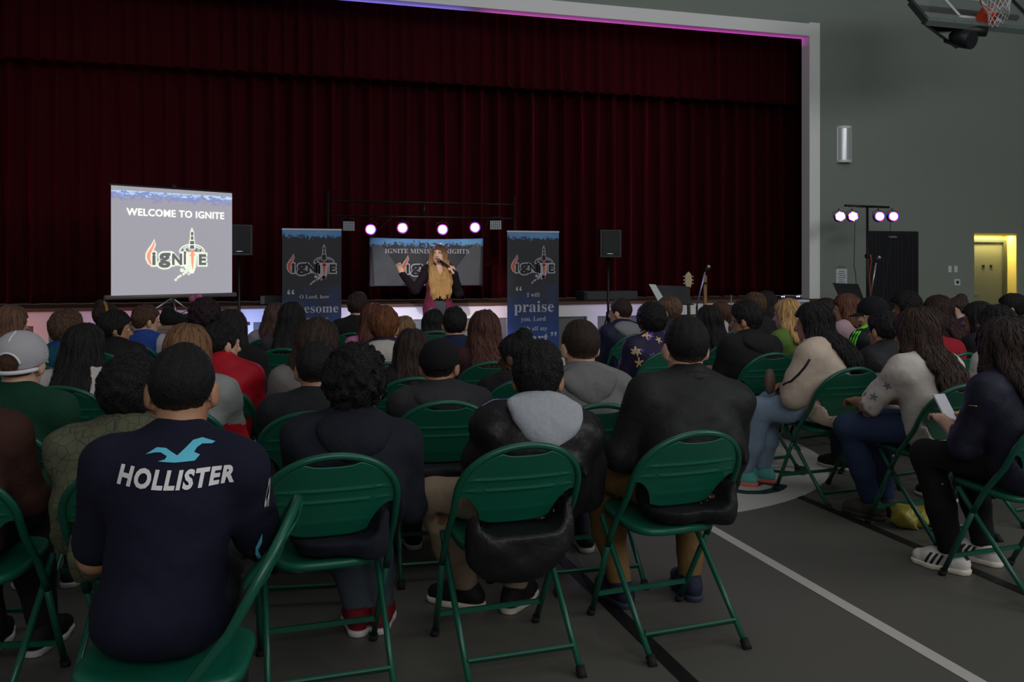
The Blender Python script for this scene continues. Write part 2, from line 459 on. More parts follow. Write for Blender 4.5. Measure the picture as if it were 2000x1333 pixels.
def strands(hair, o, k, parent, seat, near):
    """loose locks lying on the hair surface"""
    me = hair.data; nv_ = len(me.vertices)
    V = np.empty(nv_ * 3, 'f4'); me.vertices.foreach_get('co', V); V = V.reshape(-1, 3)
    Nn = np.empty(nv_ * 3, 'f4'); me.vertices.foreach_get('normal', Nn); Nn = Nn.reshape(-1, 3)
    st = o.hair[0]; H = k['Hc']; r, f, u = k['Rh']; rs = np.random.RandomState(int(o.px * 3 + o.py) % 9999)
    L, w_, jit, lift, dens = {'crew': (.014, .0016, .9, .0015, 1.0), 'short': (.034, .0026, .45, .0045, 1.0), 'quiff': (.030, .0024, .5, .005, 1.0), 'mop': (.050, .003, .3, .004, 1.0), 'curly': (.030, .0034, .9, .004, 1.2), 'afro': (.016, .003, 2.0, .004, 1.2),
                          'long': (.13, .0034, .10, .005, .8), 'wavy': (.11, .0036, .22, .008, .9), 'bob': (.08, .0034, .16, .005, .8), 'pony': (.08, .003, .2, .005, .8), 'braid': (.04, .003, .3, .004, .8), 'bun': (.035, .0026, .5, .004, .9)}[st]
    n = int((2600, 1700, 900)[near] * dens); I = rs.randint(0, nv_, n); P, Nm = V[I].astype(float), Nn[I].astype(float)
    if st == 'crew': keep = (P[:, 2] > H[2] - .03); P, Nm = P[keep], Nm[keep]
    vs_ = [Vector(v) for v in V.tolist()]; pl = np.empty(len(me.polygons) * 4, 'i4'); me.polygons.foreach_get('vertices', pl); bvh = BVHTree.FromPolygons(vs_, pl.reshape(-1, 4).tolist())
    n = len(P); down = np.tile(np.array((0, 0, -1.)), (n, 1))
    if st in ('crew', 'short', 'quiff'):
        crown = H + (-f * .05 + u * .12); d0 = P - crown; d0 /= np.linalg.norm(d0, axis=1)[:, None] + 1e-6; down = d0
        if st == 'quiff': down = down + np.where((P @ u > (H @ u) + .05)[:, None], f * 1.2, 0)
    else:
        top = np.clip((P[:, 2] - (H[2] + .03)) / .07, 0, 1)[:, None]; out = P - H; out[:, 2] = 0; down = down + out / (np.linalg.norm(out, axis=1)[:, None] + 1e-6) * top * 2
    d = down + rs.normal(size=(n, 3)) * jit
    d -= Nm * (d * Nm).sum(1)[:, None]; d /= np.linalg.norm(d, axis=1)[:, None] + 1e-6
    s_ = np.cross(Nm, d); ln = L * rs.uniform(.6, 1.3, n); w0 = w_ * rs.uniform(.6, 1.3, n) * (1, 1.1, 1.35)[near]
    pts = []; sg = 5
    ph = rs.uniform(0, 6.28, n); amp = {'wavy': .006, 'curly': .010, 'long': .002, 'bob': .002, 'afro': .006}.get(st, .0015)
    cur = P.copy()
    for j in range(sg):
        t = j / (sg - 1)
        if j:
            dj = down - Nm * (down * Nm).sum(1)[:, None] * .98; dj /= np.linalg.norm(dj, axis=1)[:, None] + 1e-6
            dj = dj * .8 + d * .35 if st in ('long', 'wavy', 'bob', 'mop') else d
            cur = cur + dj * (ln / (sg - 1))[:, None]
            for i_ in range(n):
                lc, nn_, ix, ds = bvh.find_nearest(cur[i_])
                cur[i_] = lc; Nm[i_] = nn_
            s_ = np.cross(Nm, dj); s_ /= np.linalg.norm(s_, axis=1)[:, None] + 1e-6
        c = cur + Nm * (lift * (.25 + .6 * math.sin(math.pi * t * .8)) - .0008) + s_ * (amp * np.sin(ph + t * 5))[:, None]
        ww = w0 * (1 - .75 * t) * (.6 + .4 * min(1, t * 4))
        pts.append(c - s_ * ww[:, None]); pts.append(c + Nm * (ww * .5)[:, None]); pts.append(c + s_ * ww[:, None])
    W = np.stack(pts, 1).reshape(-1, 3); base = (np.arange(n) * sg * 3)[:, None]; Qs = []
    for j in range(sg - 1):
        a = base + j * 3
        Qs += [np.concatenate([a, a + 1, a + 4, a + 3], 1), np.concatenate([a + 1, a + 2, a + 5, a + 4], 1)]
    Qa = np.concatenate(Qs)
    if seat is not None:   # none of them inside the chair's back
        c, s2 = math.cos(seat[0]), math.sin(seat[0]); x = c * (W[:, 0] - seat[1]) + s2 * (W[:, 1] - seat[2]); y = -s2 * (W[:, 0] - seat[1]) + c * (W[:, 1] - seat[2])
        bad = (np.abs(x) < .26) & (W[:, 2] > .49) & (W[:, 2] < .84) & (y < panel_y(W[:, 2], x) + .009) & (y > panel_y(W[:, 2], x) - .05)
        badn = bad.reshape(n, -1).any(1); Qa = Qa[~badn[Qa[:, 0] // (sg * 3)]]
    o_ = mesh_np('hair_strands', W, Qa, hairm(tuple(int(min(255, c * 1.25 + 6)) for c in o.hair[1])), parent)
    return o_
def fade_mat(rgb, skin, z0, z1):
    m = hairm(rgb).copy(); nt = m.node_tree; N = nt.nodes; L = nt.links; b = N['Principled BSDF']
    lk = b.inputs['Base Color'].links[0]; src = lk.from_socket
    tc = N.new('ShaderNodeTexCoord'); sp = N.new('ShaderNodeSeparateXYZ'); L.new(tc.outputs['Object'], sp.inputs[0])
    mr = N.new('ShaderNodeMapRange'); mr.inputs[1].default_value = z0; mr.inputs[2].default_value = z1; L.new(sp.outputs['Z'], mr.inputs[0])
    mx = N.new('ShaderNodeMix'); mx.data_type = 'RGBA'; L.new(mr.outputs[0], mx.inputs[0])
    mx.inputs[6].default_value = tuple(.45 * a + .55 * c for a, c in zip(lin(skin), lin(rgb))) + (1,); L.new(src, mx.inputs[7]); L.new(mx.outputs[2], b.inputs['Base Color'])
    return m
def hair_mesh(k, o, h, parent, seat=None):
    style, rgb = o.hair[0], o.hair[1]; ln = o.hair[2] if len(o.hair) > 2 else 0
    r, f, u = k['Rh']; hs = k['hs']; H = k['Hc']; R, F, U, sp = k['R'], k['F'], k['U'], k['sp']
    thick = {'tee': .012, 'sweater': .018, 'hoodie': .022, 'jacket': .026, 'puffy': .036, 'bomber': .034}.get(o.top[0], .02)
    nodes = []
    if style in ('long', 'wavy', 'pony', 'braid', 'bob') and ln > 0:
        off = .102 * o.g + thick + (.045 if o.hood else .02)
        path = [H - f * .070 * hs - u * .02 * hs, H - f * .088 * hs - u * .09 * hs, sp(.97) - F * (off * .80), sp(.75) - F * off, sp(.45) - F * off, sp(.1) - F * (off + .01)]
        if style in ('pony', 'braid'): path[0] = H - f * .112 * hs + u * .02 * hs
        acc = 0; q = path[0]; nodes.append((q, 0.))
        for p in path[1:]:
            seg = np.linalg.norm(p - q); n = max(1, int(seg / .03))
            for i in range(1, n + 1):
                a = acc + seg * i / n
                if a <= ln: nodes.append((q + (p - q) * i / n, a / ln))
            acc += seg; q = p
    lo = H - .19; hi = H + .18
    for q, _ in nodes: lo = np.minimum(lo, q - .16); hi = np.maximum(hi, q + .14)
    fl = Field(lo, hi, h)
    px, py, pz = fl.X - H[0], fl.Y - H[1], fl.Z - H[2]
    hx = (px * r[0] + py * r[1] + pz * r[2]) / hs; hy = (px * f[0] + py * f[1] + pz * f[2]) / hs; hz = (px * u[0] + py * u[1] + pz * u[2]) / hs
    P = lambda x, y, z: H + (r * x + f * y + u * z) * hs
    B = [r, f, u]
    E = lambda c, q, kk=.02: fl.ell(P(*c), tuple(a * hs for a in q), B, kk)
    sd = abs(hash((o.px, o.py))) % 1000; ph = (sd % 63) * .1
    vol = {'short': (.006, .026), 'crew': (.003, .014), 'quiff': (.004, .034), 'curly': (.030, .036), 'afro': (.042, .042), 'long': (.018, .022), 'wavy': (.022, .024), 'pony': (.012, .016), 'braid': (.012, .016), 'bun': (.012, .018), 'bob': (.022, .024), 'mop': (.018, .028)}[style]
    t, tt = vol[0] + o.hairbias, vol[1] + o.hairbias
    E((0, -.014, .026), (.073 + t, .094 + t, .088 + t), 0)
    E((0, -.010, .040), (.072 + tt * .55, .092 + tt * .6, .078 + tt), .03)
    if style == 'quiff': E((.005, .035, .095), (.06, .055, .035), .03)
    if style == 'bun': E((0, -.055, .125), (.045, .045, .04), .015)
    cropped = style in ('short', 'crew', 'quiff', 'mop')
    if cropped:
        ang = np.arctan2(hx, -(hy - .01)); up = np.clip((hz - .01) / .09, 0, 1); am = {'crew': .35, 'short': .8, 'quiff': .8, 'mop': 1.}[style]
        fl.D += (am * (.0042 * np.sin(38 * px + 3 * np.sin(30 * pz + ph) + 25 * py) * up + (.0020 + .003 * up) * np.sin(19 * ang + 1.2 * np.sin(hz * 34 + ph + 9 * hx)) + .0032 * np.sin(80 * hx + 60 * hy + 3 * np.sin(60 * hz + ph)) * np.sin(70 * hz - 50 * hy + ph))).astype('f4')
    if style in ('short', 'crew', 'quiff', 'curly', 'afro', 'mop'):
        drop = {'curly': -.030, 'afro': -.03, 'mop': -.028}.get(style, 0.)
        line = np.interp(hy, HLINE[0], np.array(HLINE[1]) + np.where(np.array(HLINE[0]) < .04, drop, 0))
        fl.D = np.maximum(fl.D, ((line - hz) * .75 * hs)).astype('f4')
    else:
        line = np.interp(hy, [-.14, -.02, .03, .05, .07, .11], [-.10, -.10, -.08, .030, .052, .066] if style in ('long', 'wavy', 'bob') else [-.085, -.05, -.01, .03, .05, .066])
        fl.D = np.maximum(fl.D, ((line - hz) * .75 * hs)).astype('f4')
    if nodes:
        wd = {'long': .078, 'wavy': .090, 'bob': .085, 'pony': .034, 'braid': .027}[style] * hs
        for q, a in nodes:
            if style == 'pony': ww, dd = wd * (1.0 + .45 * math.sin(a * 3)) * (1 - .5 * a ** 3), .030 * (1 - .4 * a ** 3)
            elif style == 'braid': ww, dd = wd * (1 + .22 * math.sin(a * ln * 150)) * (1 - .3 * a), .024
            else: ww, dd = wd * (1 + .30 * math.sin(min(1, a * 1.1) * 2.6)) * (1 - .25 * a ** 4), .040 - .012 * a
            fl.ell(q, (ww, dd, .045), [R, F, U], .03)
        if style in ('long', 'wavy', 'bob'):
            for sg in (-1, 1):
                L2 = min(.20, ln * .7)
                fl.cap(P(sg * .072, -.005, .01), P(sg * .080, -.012, -.09), .030, .034, .03)
                fl.cap(P(sg * .080, -.012, -.09), P(sg * .080, -.012, -.09) - np.array((0, 0, L2 * .6)) - F * .05, .034, .026, .03)
    # strands, curls
    if style in ('curly',):
        fl.D += (.0075 * np.sin(95 * px + 2 * np.sin(60 * pz + ph)) * np.sin(90 * py + ph + 2 * np.sin(55 * px)) + .006 * np.sin(88 * pz + 2.5 * np.sin(70 * px + 50 * py) + ph)).astype('f4')
    elif style == 'afro':
        fl.D += (.003 * np.sin(130 * px + ph) * np.sin(120 * pz) + .003 * np.sin(140 * py + 110 * pz)).astype('f4')
    elif not cropped:
        wv = {'wavy': 5.0, 'pony': 4.0, 'long': 1.2}.get(style, .8)
        ang = np.arctan2(hx, -(hy - .01))
        up = np.clip((hz - .03) / .09, 0, 1)
        fl.D += (.0034 * np.sin(38 * px + 3 * np.sin(30 * pz + ph) + 25 * py) * up + .0032 * (1 - .4 * up) * np.sin(15 * ang + wv * np.sin(hz * 24 + ph + 9 * hx)) + .0022 * np.sin(210 * hx + 2 * wv * np.sin(hz * 17 + ph))).astype('f4')
        if nodes:
            tip = nodes[-1][0][2]
            fl.D = np.maximum(fl.D, (tip - .01 + .022 * np.sin(130 * hx + ph) + .012 * np.sin(300 * hx) - fl.Z) * .6).astype('f4')
    fl.ell(P(0, .105, -.032), (.060 * hs, .080 * hs, .092 * hs), B, 0, sub=True)
    carve(fl, seat, -.004)
    hm_ = fade_mat(rgb, o.skin, H[2] - .080 * hs, H[2] - .015 * hs) if style in ('crew', 'quiff') else hairm(rgb)
    ho = fl.mesh('hair', hm_, parent)
    strands(ho, o, k, ho, seat, 0 if h < .008 else 1 if h < .009 else 2)
    return ho

PEOPLE = []
def panel_y(zq, x): return np.interp(zq, [0, .44, .57, .81], [.215, -.03, -.137, -.268]) - .026 * np.maximum(0, 1 - (x / .216) ** 2)
def carve(f, seat, m=.0):
    """press a figure's cloth and body flat where the chair's seat and back hold it"""
    if seat is None: return
    a, ox, oy = seat; c, s = math.cos(a), math.sin(a)
    dx, dy = f.X - ox, f.Y - oy
    x = c * dx + s * dy; y = -s * dx + c * dy; Z = f.Z
    top = .438 + .02 * (y + .19) / .4 + .006 + m
    d = np.maximum(np.maximum(np.abs(x) - .205, np.abs(y - .045) - .216), np.maximum(Z - top, .38 - Z))
    f.D = np.maximum(f.D, -d).astype('f4')
    p = panel_y(Z, x)
    wp = np.interp(Z, [.50, .515, .53, .59, .625, .64], [.10, .125, .150, .165, .22, .25])
    d = np.maximum(np.maximum(np.abs(x) - wp, np.maximum(.508 - Z, Z - .835)), y - (p + .017 + m))
    f.D = np.maximum(f.D, -d).astype('f4')
    t = np.interp(Z, [0, .44, .57, .81], [.215, -.03, -.137, -.268])
    d = np.maximum(np.maximum(.194 - np.abs(x), np.maximum(.30 - Z, Z - .66)), y - (t + .024))
    f.D = np.maximum(f.D, -d).astype('f4')
    for sg in (-1, 1):
        d = np.sqrt((x - sg * .219) ** 2 + ((y - t) * .85) ** 2) - .027 - m
        f.D = np.maximum(f.D, -np.maximum(d, np.maximum(.10 - Z, Z - .70))).astype('f4')
THICK = {'tee': .014, 'sweater': .016, 'hoodie': .021, 'jacket': .024, 'puffy': .034, 'bomber': .026, 'coat': .024}
CHILD = {'tee': 'shirt', 'sweater': 'sweater', 'hoodie': 'hoodie', 'jacket': 'jacket', 'puffy': 'puffer_jacket', 'bomber': 'bomber_jacket', 'coat': 'cardigan'}
SPK = at(855, 10.9)
def person(label, px, py, z, who=None, group=None, **kw):
    o = O()
    for a, b in DEF.items(): setattr(o, a, b)
    for a, b in kw.items(): setattr(o, a, b)
    o.px, o.py = px, py
    if o.g == 1.0: o.g = o.w
    hairtop = {'short': .022, 'crew': .012, 'quiff': .03, 'curly': .036, 'afro': .042, 'bun': .035, 'mop': .026}.get(o.hair[0], .022) * o.hs if o.hair else .01
    T = at(px, z); ztop = HC - (py - HZ) * z / FPX - hairtop
    full = -math.atan2(SPK.x - T.x, SPK.y - T.y)
    rot = full * .5 + math.radians(o.face) if o.rot is None else math.radians(o.rot)
    crot = full * .5 if o.crot is None else math.radians(o.crot)
    if o.rot is None: o.hy = o.hy + math.degrees(full - rot + math.radians(o.face))
    if o.stand: s = kw.get('s', 1.0); k = skel(s, o)
    else:
        t0, t1 = skel(.8, o)['top'], skel(1., o)['top']
        s = .8 + (ztop - t0) / (t1 - t0) * .2
        k = skel(s, o)
    Rw = rz(rot); hc = Rw @ np.array((k['Hc'][0], k['Hc'][1], 0))
    org = Vector((T.x - hc[0] + o.shift[0], T.y - hc[1] + o.shift[1], 0))
    cy = o.cdy if o.cdy is not None else (.035 + .02 * (1 - o.g))
    ca = crot - rot; coff = rz(ca) @ np.array((o.cdx, cy, 0))
    seat = (ca, coff[0], coff[1]) if o.chair else None
    if o.seatw:
        v = Rw.T @ np.array((o.seatw[0] - org.x, o.seatw[1] - org.y, 0)); seat = (math.radians(o.seatw[2]) - rot, v[0], v[1])
    near = 0 if z < 4.3 else 1 if z < 5.3 else 2
    h = o.h or (.0125, .015, .019)[near]; fh = o.h or (.0075, .0085, .0115)[near]
    seed = int(px * 7 + py) % 9999
    tor = torso_prims(k); arms = [arm_prims(k, 0), arm_prims(k, 1)]; head = head_prims(k)
    legs = leg_prims(k, 0) + leg_prims(k, 1); feet = foot_prims(k, 0) + foot_prims(k, 1)
    hp = []
    for i, sg in ((0, 1), (1, -1)):
        d = nv(k['W'][i] - k['E'][i]); n = np.array((0, 0, 1.)); crl = .55
        if o.hands and o.hands[i]: d, n, crl = o.hands[i]; d = nv(d); n = np.array(n, float)
        elif not o.stand and d[2] < .2: d = nv(d + np.array((0, .25, -.02 - d[2] * .8)))
        hp.append(hand_prims(k['W'][i], d, n, sg, crl, .95, bulk=0 if (near < 2 or o.h) else .003))
    allp = tor + arms[0] + arms[1] + head + legs + feet
    fine_hands = near < 2 and not o.h
    if not fine_hands: allp = allp + hp[0] + hp[1]
    lo, hi = bounds(allp, .03)
    H = k['Hc']
    f = Field(lo, hi, h, fx=[(H[0] - .10, H[0] + .10, fh)], fy=[(H[1] - .12, H[1] + .13, fh)], fz=[(H[2] - .13, H[2] + .13, fh)])
    f.put(allp)
    r_, f_, u_ = k['Rh']; hs = k['hs']
    for sg in (-1, 1): f.ell(H + (r_ * sg * .031 + f_ * .093 + u_ * .004) * hs, (.017 * hs, .012 * hs, .011 * hs), [r_, f_, u_], 0, sub=True)
    carve(f, seat, .026)
    V, Q = nets(f.ax, f.D)
    if fine_hands:
        for i in (0, 1):
            b0, b1 = bounds(hp[i], .015); fg = Field(b0, b1, .0062); fg.put(hp[i]); v2, q2 = nets(fg.ax, fg.D)
            Q = np.concatenate([Q, q2 + len(V)]); V = np.concatenate([V, v2])
    root = mesh_np('person', V, Q, skinm(o.skin))
    root.location = org; root.rotation_euler = (0, 0, rot)
    tag(root, label, 'person', group)
    # eyes
    if o.eyes:
        for sg in (-1, 1):
            c = H + (r_ * sg * .030 + f_ * .0800 + u_ * .004) * hs
            g = G(); g.ball(c, .0115 * hs, 12, 8); e = g.build('eye', mat('eye_white', (225, 222, 218), .25), root)
            g = G(); g.ball(c + f_ * .0085 * hs, .0052 * hs, 10, 6); g.build('iris', mat('iris', (40, 30, 26), .2), e)
    # upper garment
    ty, trgb = o.top[0], o.top[1]; th = THICK[ty]
    gp = list(tor)
    for i in (0, 1):
        if o.sleeve == 'long': gp += arms[i]
        elif o.sleeve == 'half': gp += arm_prims(k, i, .22)
        else:
            a = arm_prims(k, i, 0)[0]; e = a[1] + (a[2] - a[1]) * .80; gp.append(('c', a[1], e, a[3] + .006, a[4] + .012, a[5]))
    if ty in ('bomber', 'puffy'):
        for i in (0, 1):
            m_ = (k['E'][i] * .6 + k['S'][i] * .4); gp.append(('e', m_, (.056, .056, .085), None, .05))
        if ty == 'bomber': gp.append(('e', k['sp'](.02) - k['F'] * .02, (.165 * o.w, .100 * o.g, .080), [k['R'], k['F'], k['U']], .04))
    if not o.stand and o.tail: gp.append(('e', np.array((k['P0'][0] + o.cdx, -.205, .475)), (.165 * o.w, .040, .125), None, .03))
    if not o.stand and ty in ('jacket', 'bomber', 'hoodie', 'puffy', 'sweater'):
        for sg in (-1, 1): gp.append(('e', k['sp'](.22) - k['F'] * .040 + k['R'] * sg * .088 * o.w, (.080 * o.w, .092 * o.g, .20), [k['R'], k['F'], k['U']], .04)); gp.append(('e', k['P0'] - k['F'] * .065 * o.g + k['R'] * sg * .085 * o.w - np.array((0, 0, .045)), (.082 * o.w, .105 * o.g, .075), None, .04))
        gp.append(('e', k['sp'](.36) - k['F'] * .022, (.158 * o.w, .104 * o.g, .185), [k['R'], k['F'], k['U']], .05))
    if not o.stand: gp.append(('e', k['P0'] - k['F'] * .045 * o.g - np.array((0, 0, .035)), (.156 * o.w, .108 * o.g, .080), [k['R'], k['F'], k['U']], .04))
    lo, hi = bounds(gp, th + .05)
    fg = Field(lo, hi, h * .95); fg.put(gp, th)
    wrinkle(fg, o.wr * (1.5 if ty in ('bomber', 'hoodie', 'jacket') else 1), seed)
    if not o.stand: fg.cut((0, .25, -1), (0, 0, SEAT + .030 if o.hem is None else o.hem))
    if o.stand and o.hem: fg.cut((0, 0, -1), (0, 0, o.hem))
    if not o.stand: fg.cut((0, 1, -.35), (0, .17 * o.g + .02, SEAT + .16))
    tm = o.topmat or cloth(trgb, .42 if ty == 'bomber' else .62 if ty == 'jacket' else .92)
    if o.vneck: fg.ell(k['N'] + k['F'] * .085 - k['U'] * .045, (.050, .060, .105), [k['R'], k['F'], k['U']], 0, sub=True)
    carve(fg, seat, .004)
    top = fg.mesh(CHILD[ty], tm, root)
    # collar / hood
    Nk = k['N']; U, F, R = k['U'], k['F'], k['R']
    def ring(name, rad, ra, zc, m, hgt=0., par=None, dy=0.):
        fr = Field(Nk - .16, Nk + .17, min(.010, h)); pts = []
        for a in range(13):
            q = a / 12 * 2 * math.pi
            pts.append(Nk + R * math.cos(q) * rad + F * (math.sin(q) * rad * 1.0 + dy) + U * (zc + .018 * math.sin(q) * -1))
        for a, b in zip(pts[:-1], pts[1:]):
            fr.cap(a, b, ra, ra, .012)
            if hgt: fr.cap(a + U * hgt, b + U * hgt, ra * .8, ra * .8, .03)
        return fr.mesh(name, m, par or root)
    if o.collar == 'stand': ring('collar', .073, .013, .012, tm if len(o.top) < 3 else cloth(o.top[2]), .030, top)
    elif o.collar == 'fold': ring('collar', .076, .016, .010, cloth(o.top[2]) if len(o.top) > 2 else tm, .018, top)
    elif not o.vneck: ring('collar', .068, .010, .005, tm, 0, top)
    if o.hood:
        hm = cloth(o.hood, .92, 60, .35); q = k['sp']
        back = .078 * o.g + th
        fr = Field(Nk - np.array((.22, .30, .30)), Nk + np.array((.22, .18, .18)), min(.010, h))
        B = [R, F, U]; hw0 = o.hoodw * .5; pts = []
        for i in range(15):
            a_ = math.radians(-125 + 250 * i / 14); cb = .5 + .5 * math.cos(a_)
            pts.append(Nk + R * math.sin(a_) * (.070 + (hw0 - .088) * (.35 + .65 * cb)) - F * (math.cos(a_) * (.072 if abs(a_) < 1.57 else .060)) + U * (-.012 + (.055 + o.hoodup) * cb))
        for a_, b_ in zip(pts[:-1], pts[1:]): fr.cap(a_, b_, .022, .022, .02)
        c0 = Nk - F * .080 + U * (.022 + o.hoodup)
        for i in range(10):
            v = i / 9; c = c0 * (1 - v) + (q(.72) - F * (back + .010)) * v + (-F * .022 * math.sin(math.pi * v))
            fr.ell(c, ((hw0 - .022) * (1 - v ** 1.5) ** .8 + .024, .032 - .006 * v, .030), B, .03)
        wrinkle(fr, .0035, seed + 5)
        fr.D += (.002 * np.exp(-((fr.X - c0[0]) / .006) ** 2)).astype('f4')
        carve(fr, seat)
        hd = fr.mesh('hood', hm, top)
    # legs
    lp = legs + [tor[0]]
    lo, hi = bounds(lp, .05); fl = Field(lo, hi, h); fl.put(lp, .0145)
    wrinkle(fl, .003, seed + 9); 
    fl.cut((0, 0, -1), (0, 0, .082 if not o.stand else .12)); fl.cut((0, 0, 1), (0, 0, o.pz + .06 if o.pz else SEAT + .19))
    carve(fl, seat, .018)
    fl.mesh('trousers', cloth(o.legs, .9), root)
    # shoes
    for i in (0, 1):
        A, t = k['A'][i], k['toe'][i]; z1 = np.array((0, 0, 1.)); b = A * (1, 1, 0) + z1 * (A[2] - .09); ls = k['ls']
        pr = [('c', b - t * .050 + z1 * .046, b + t * .08 * ls + z1 * .048, .039, .043, .03), ('c', b + t * .08 * ls + z1 * .046, b + t * .152 * ls + z1 * .040, .042, .033, .03), ('c', b - t * .012 + z1 * .07, b - t * .016 + z1 * .112, .046, .044, .03)]
        lo, hi = bounds(pr, .02); fs = Field(lo, hi, .008 if near < 1 else .011); fs.put(pr); fs.cut((0, 0, -1), b + z1 * .014); fs.cut((0, 0, 1), b + z1 * .098)
        so = fs.mesh('shoe', cloth(o.shoes, .7), root)
        pr = [('c', b - t * .050 + z1 * .02, b + t * .08 * ls + z1 * .02, .042, .046, .03), ('c', b + t * .08 * ls + z1 * .02, b + t * .155 * ls + z1 * .02, .046, .036, .03)]
        lo, hi = bounds(pr, .02); fs = Field(lo, hi, .007 if near < 1 else .011, fz=[(b[2] - .02, b[2] + .04, .004)]); fs.put(pr); fs.cut((0, 0, -1), b); fs.cut((0, 0, 1), b + z1 * .026)
        fs.mesh('sole', mat('rubber_sole', o.sole, .7), so)
    if o.hair: hair_mesh(k, o, o.h or (.0075, .0085, .0105)[near], root, seat)
    rec = dict(o=o, k=k, root=root, top=top, rot=rot, org=org, s=s, who=who, label=label, crot=crot, z=z)
    PEOPLE.append(rec)
    if o.chair:
        off = Rw @ coff
        rec['chair'] = place_chair(org.x + off[0], org.y + off[1], crot, who or label)
    print('P %4d %4d z%.2f s%.2f org(%.2f,%.2f) rot%.0f' % (px, py, z, s, org.x, org.y, math.degrees(rot)), label[:46])
    return rec
def decal(rec, target, name, m, V2, Fc, c, ux, uy, dr, lift=.004, parent=None, maxe=.02):
    """lay flat print (2D pts in metres) on a garment: c centre, ux/uy print axes, dr projection direction, all in the person's frame"""
    me = target.data; bm0 = bmesh.new(); bm0.from_mesh(me); bvh = BVHTree.FromBMesh(bm0); bm0.free()
    bm = bmesh.new(); vs = [bm.verts.new(Vector(c) + Vector(ux) * u + Vector(uy) * v) for u, v in V2]
    for f in Fc:
        try: bm.faces.new([vs[i] for i in f])
        except ValueError: pass
    bmesh.ops.triangulate(bm, faces=bm.faces)
    for _ in range(5):
        e = [x for x in bm.edges if x.calc_length() > maxe]
        if not e: break
        bmesh.ops.subdivide_edges(bm, edges=e, cuts=1); bmesh.ops.triangulate(bm, faces=bm.faces)
    d = Vector(dr).normalized(); hit = {}
    for v in bm.verts:
        loc, nr, i, ds = bvh.ray_cast(v.co - d * .6, d)
        if loc is not None: v.co = loc - d * lift; hit[v] = 1
    bmesh.ops.delete(bm, geom=[v for v in bm.verts if v not in hit], context='VERTS')
    m2 = bpy.data.meshes.new(name); bm.to_mesh(m2); bm.free(); m2.materials.append(m)
    o = bpy.data.objects.new(name, m2); COL.objects.link(o); o.parent = parent or target
    return o

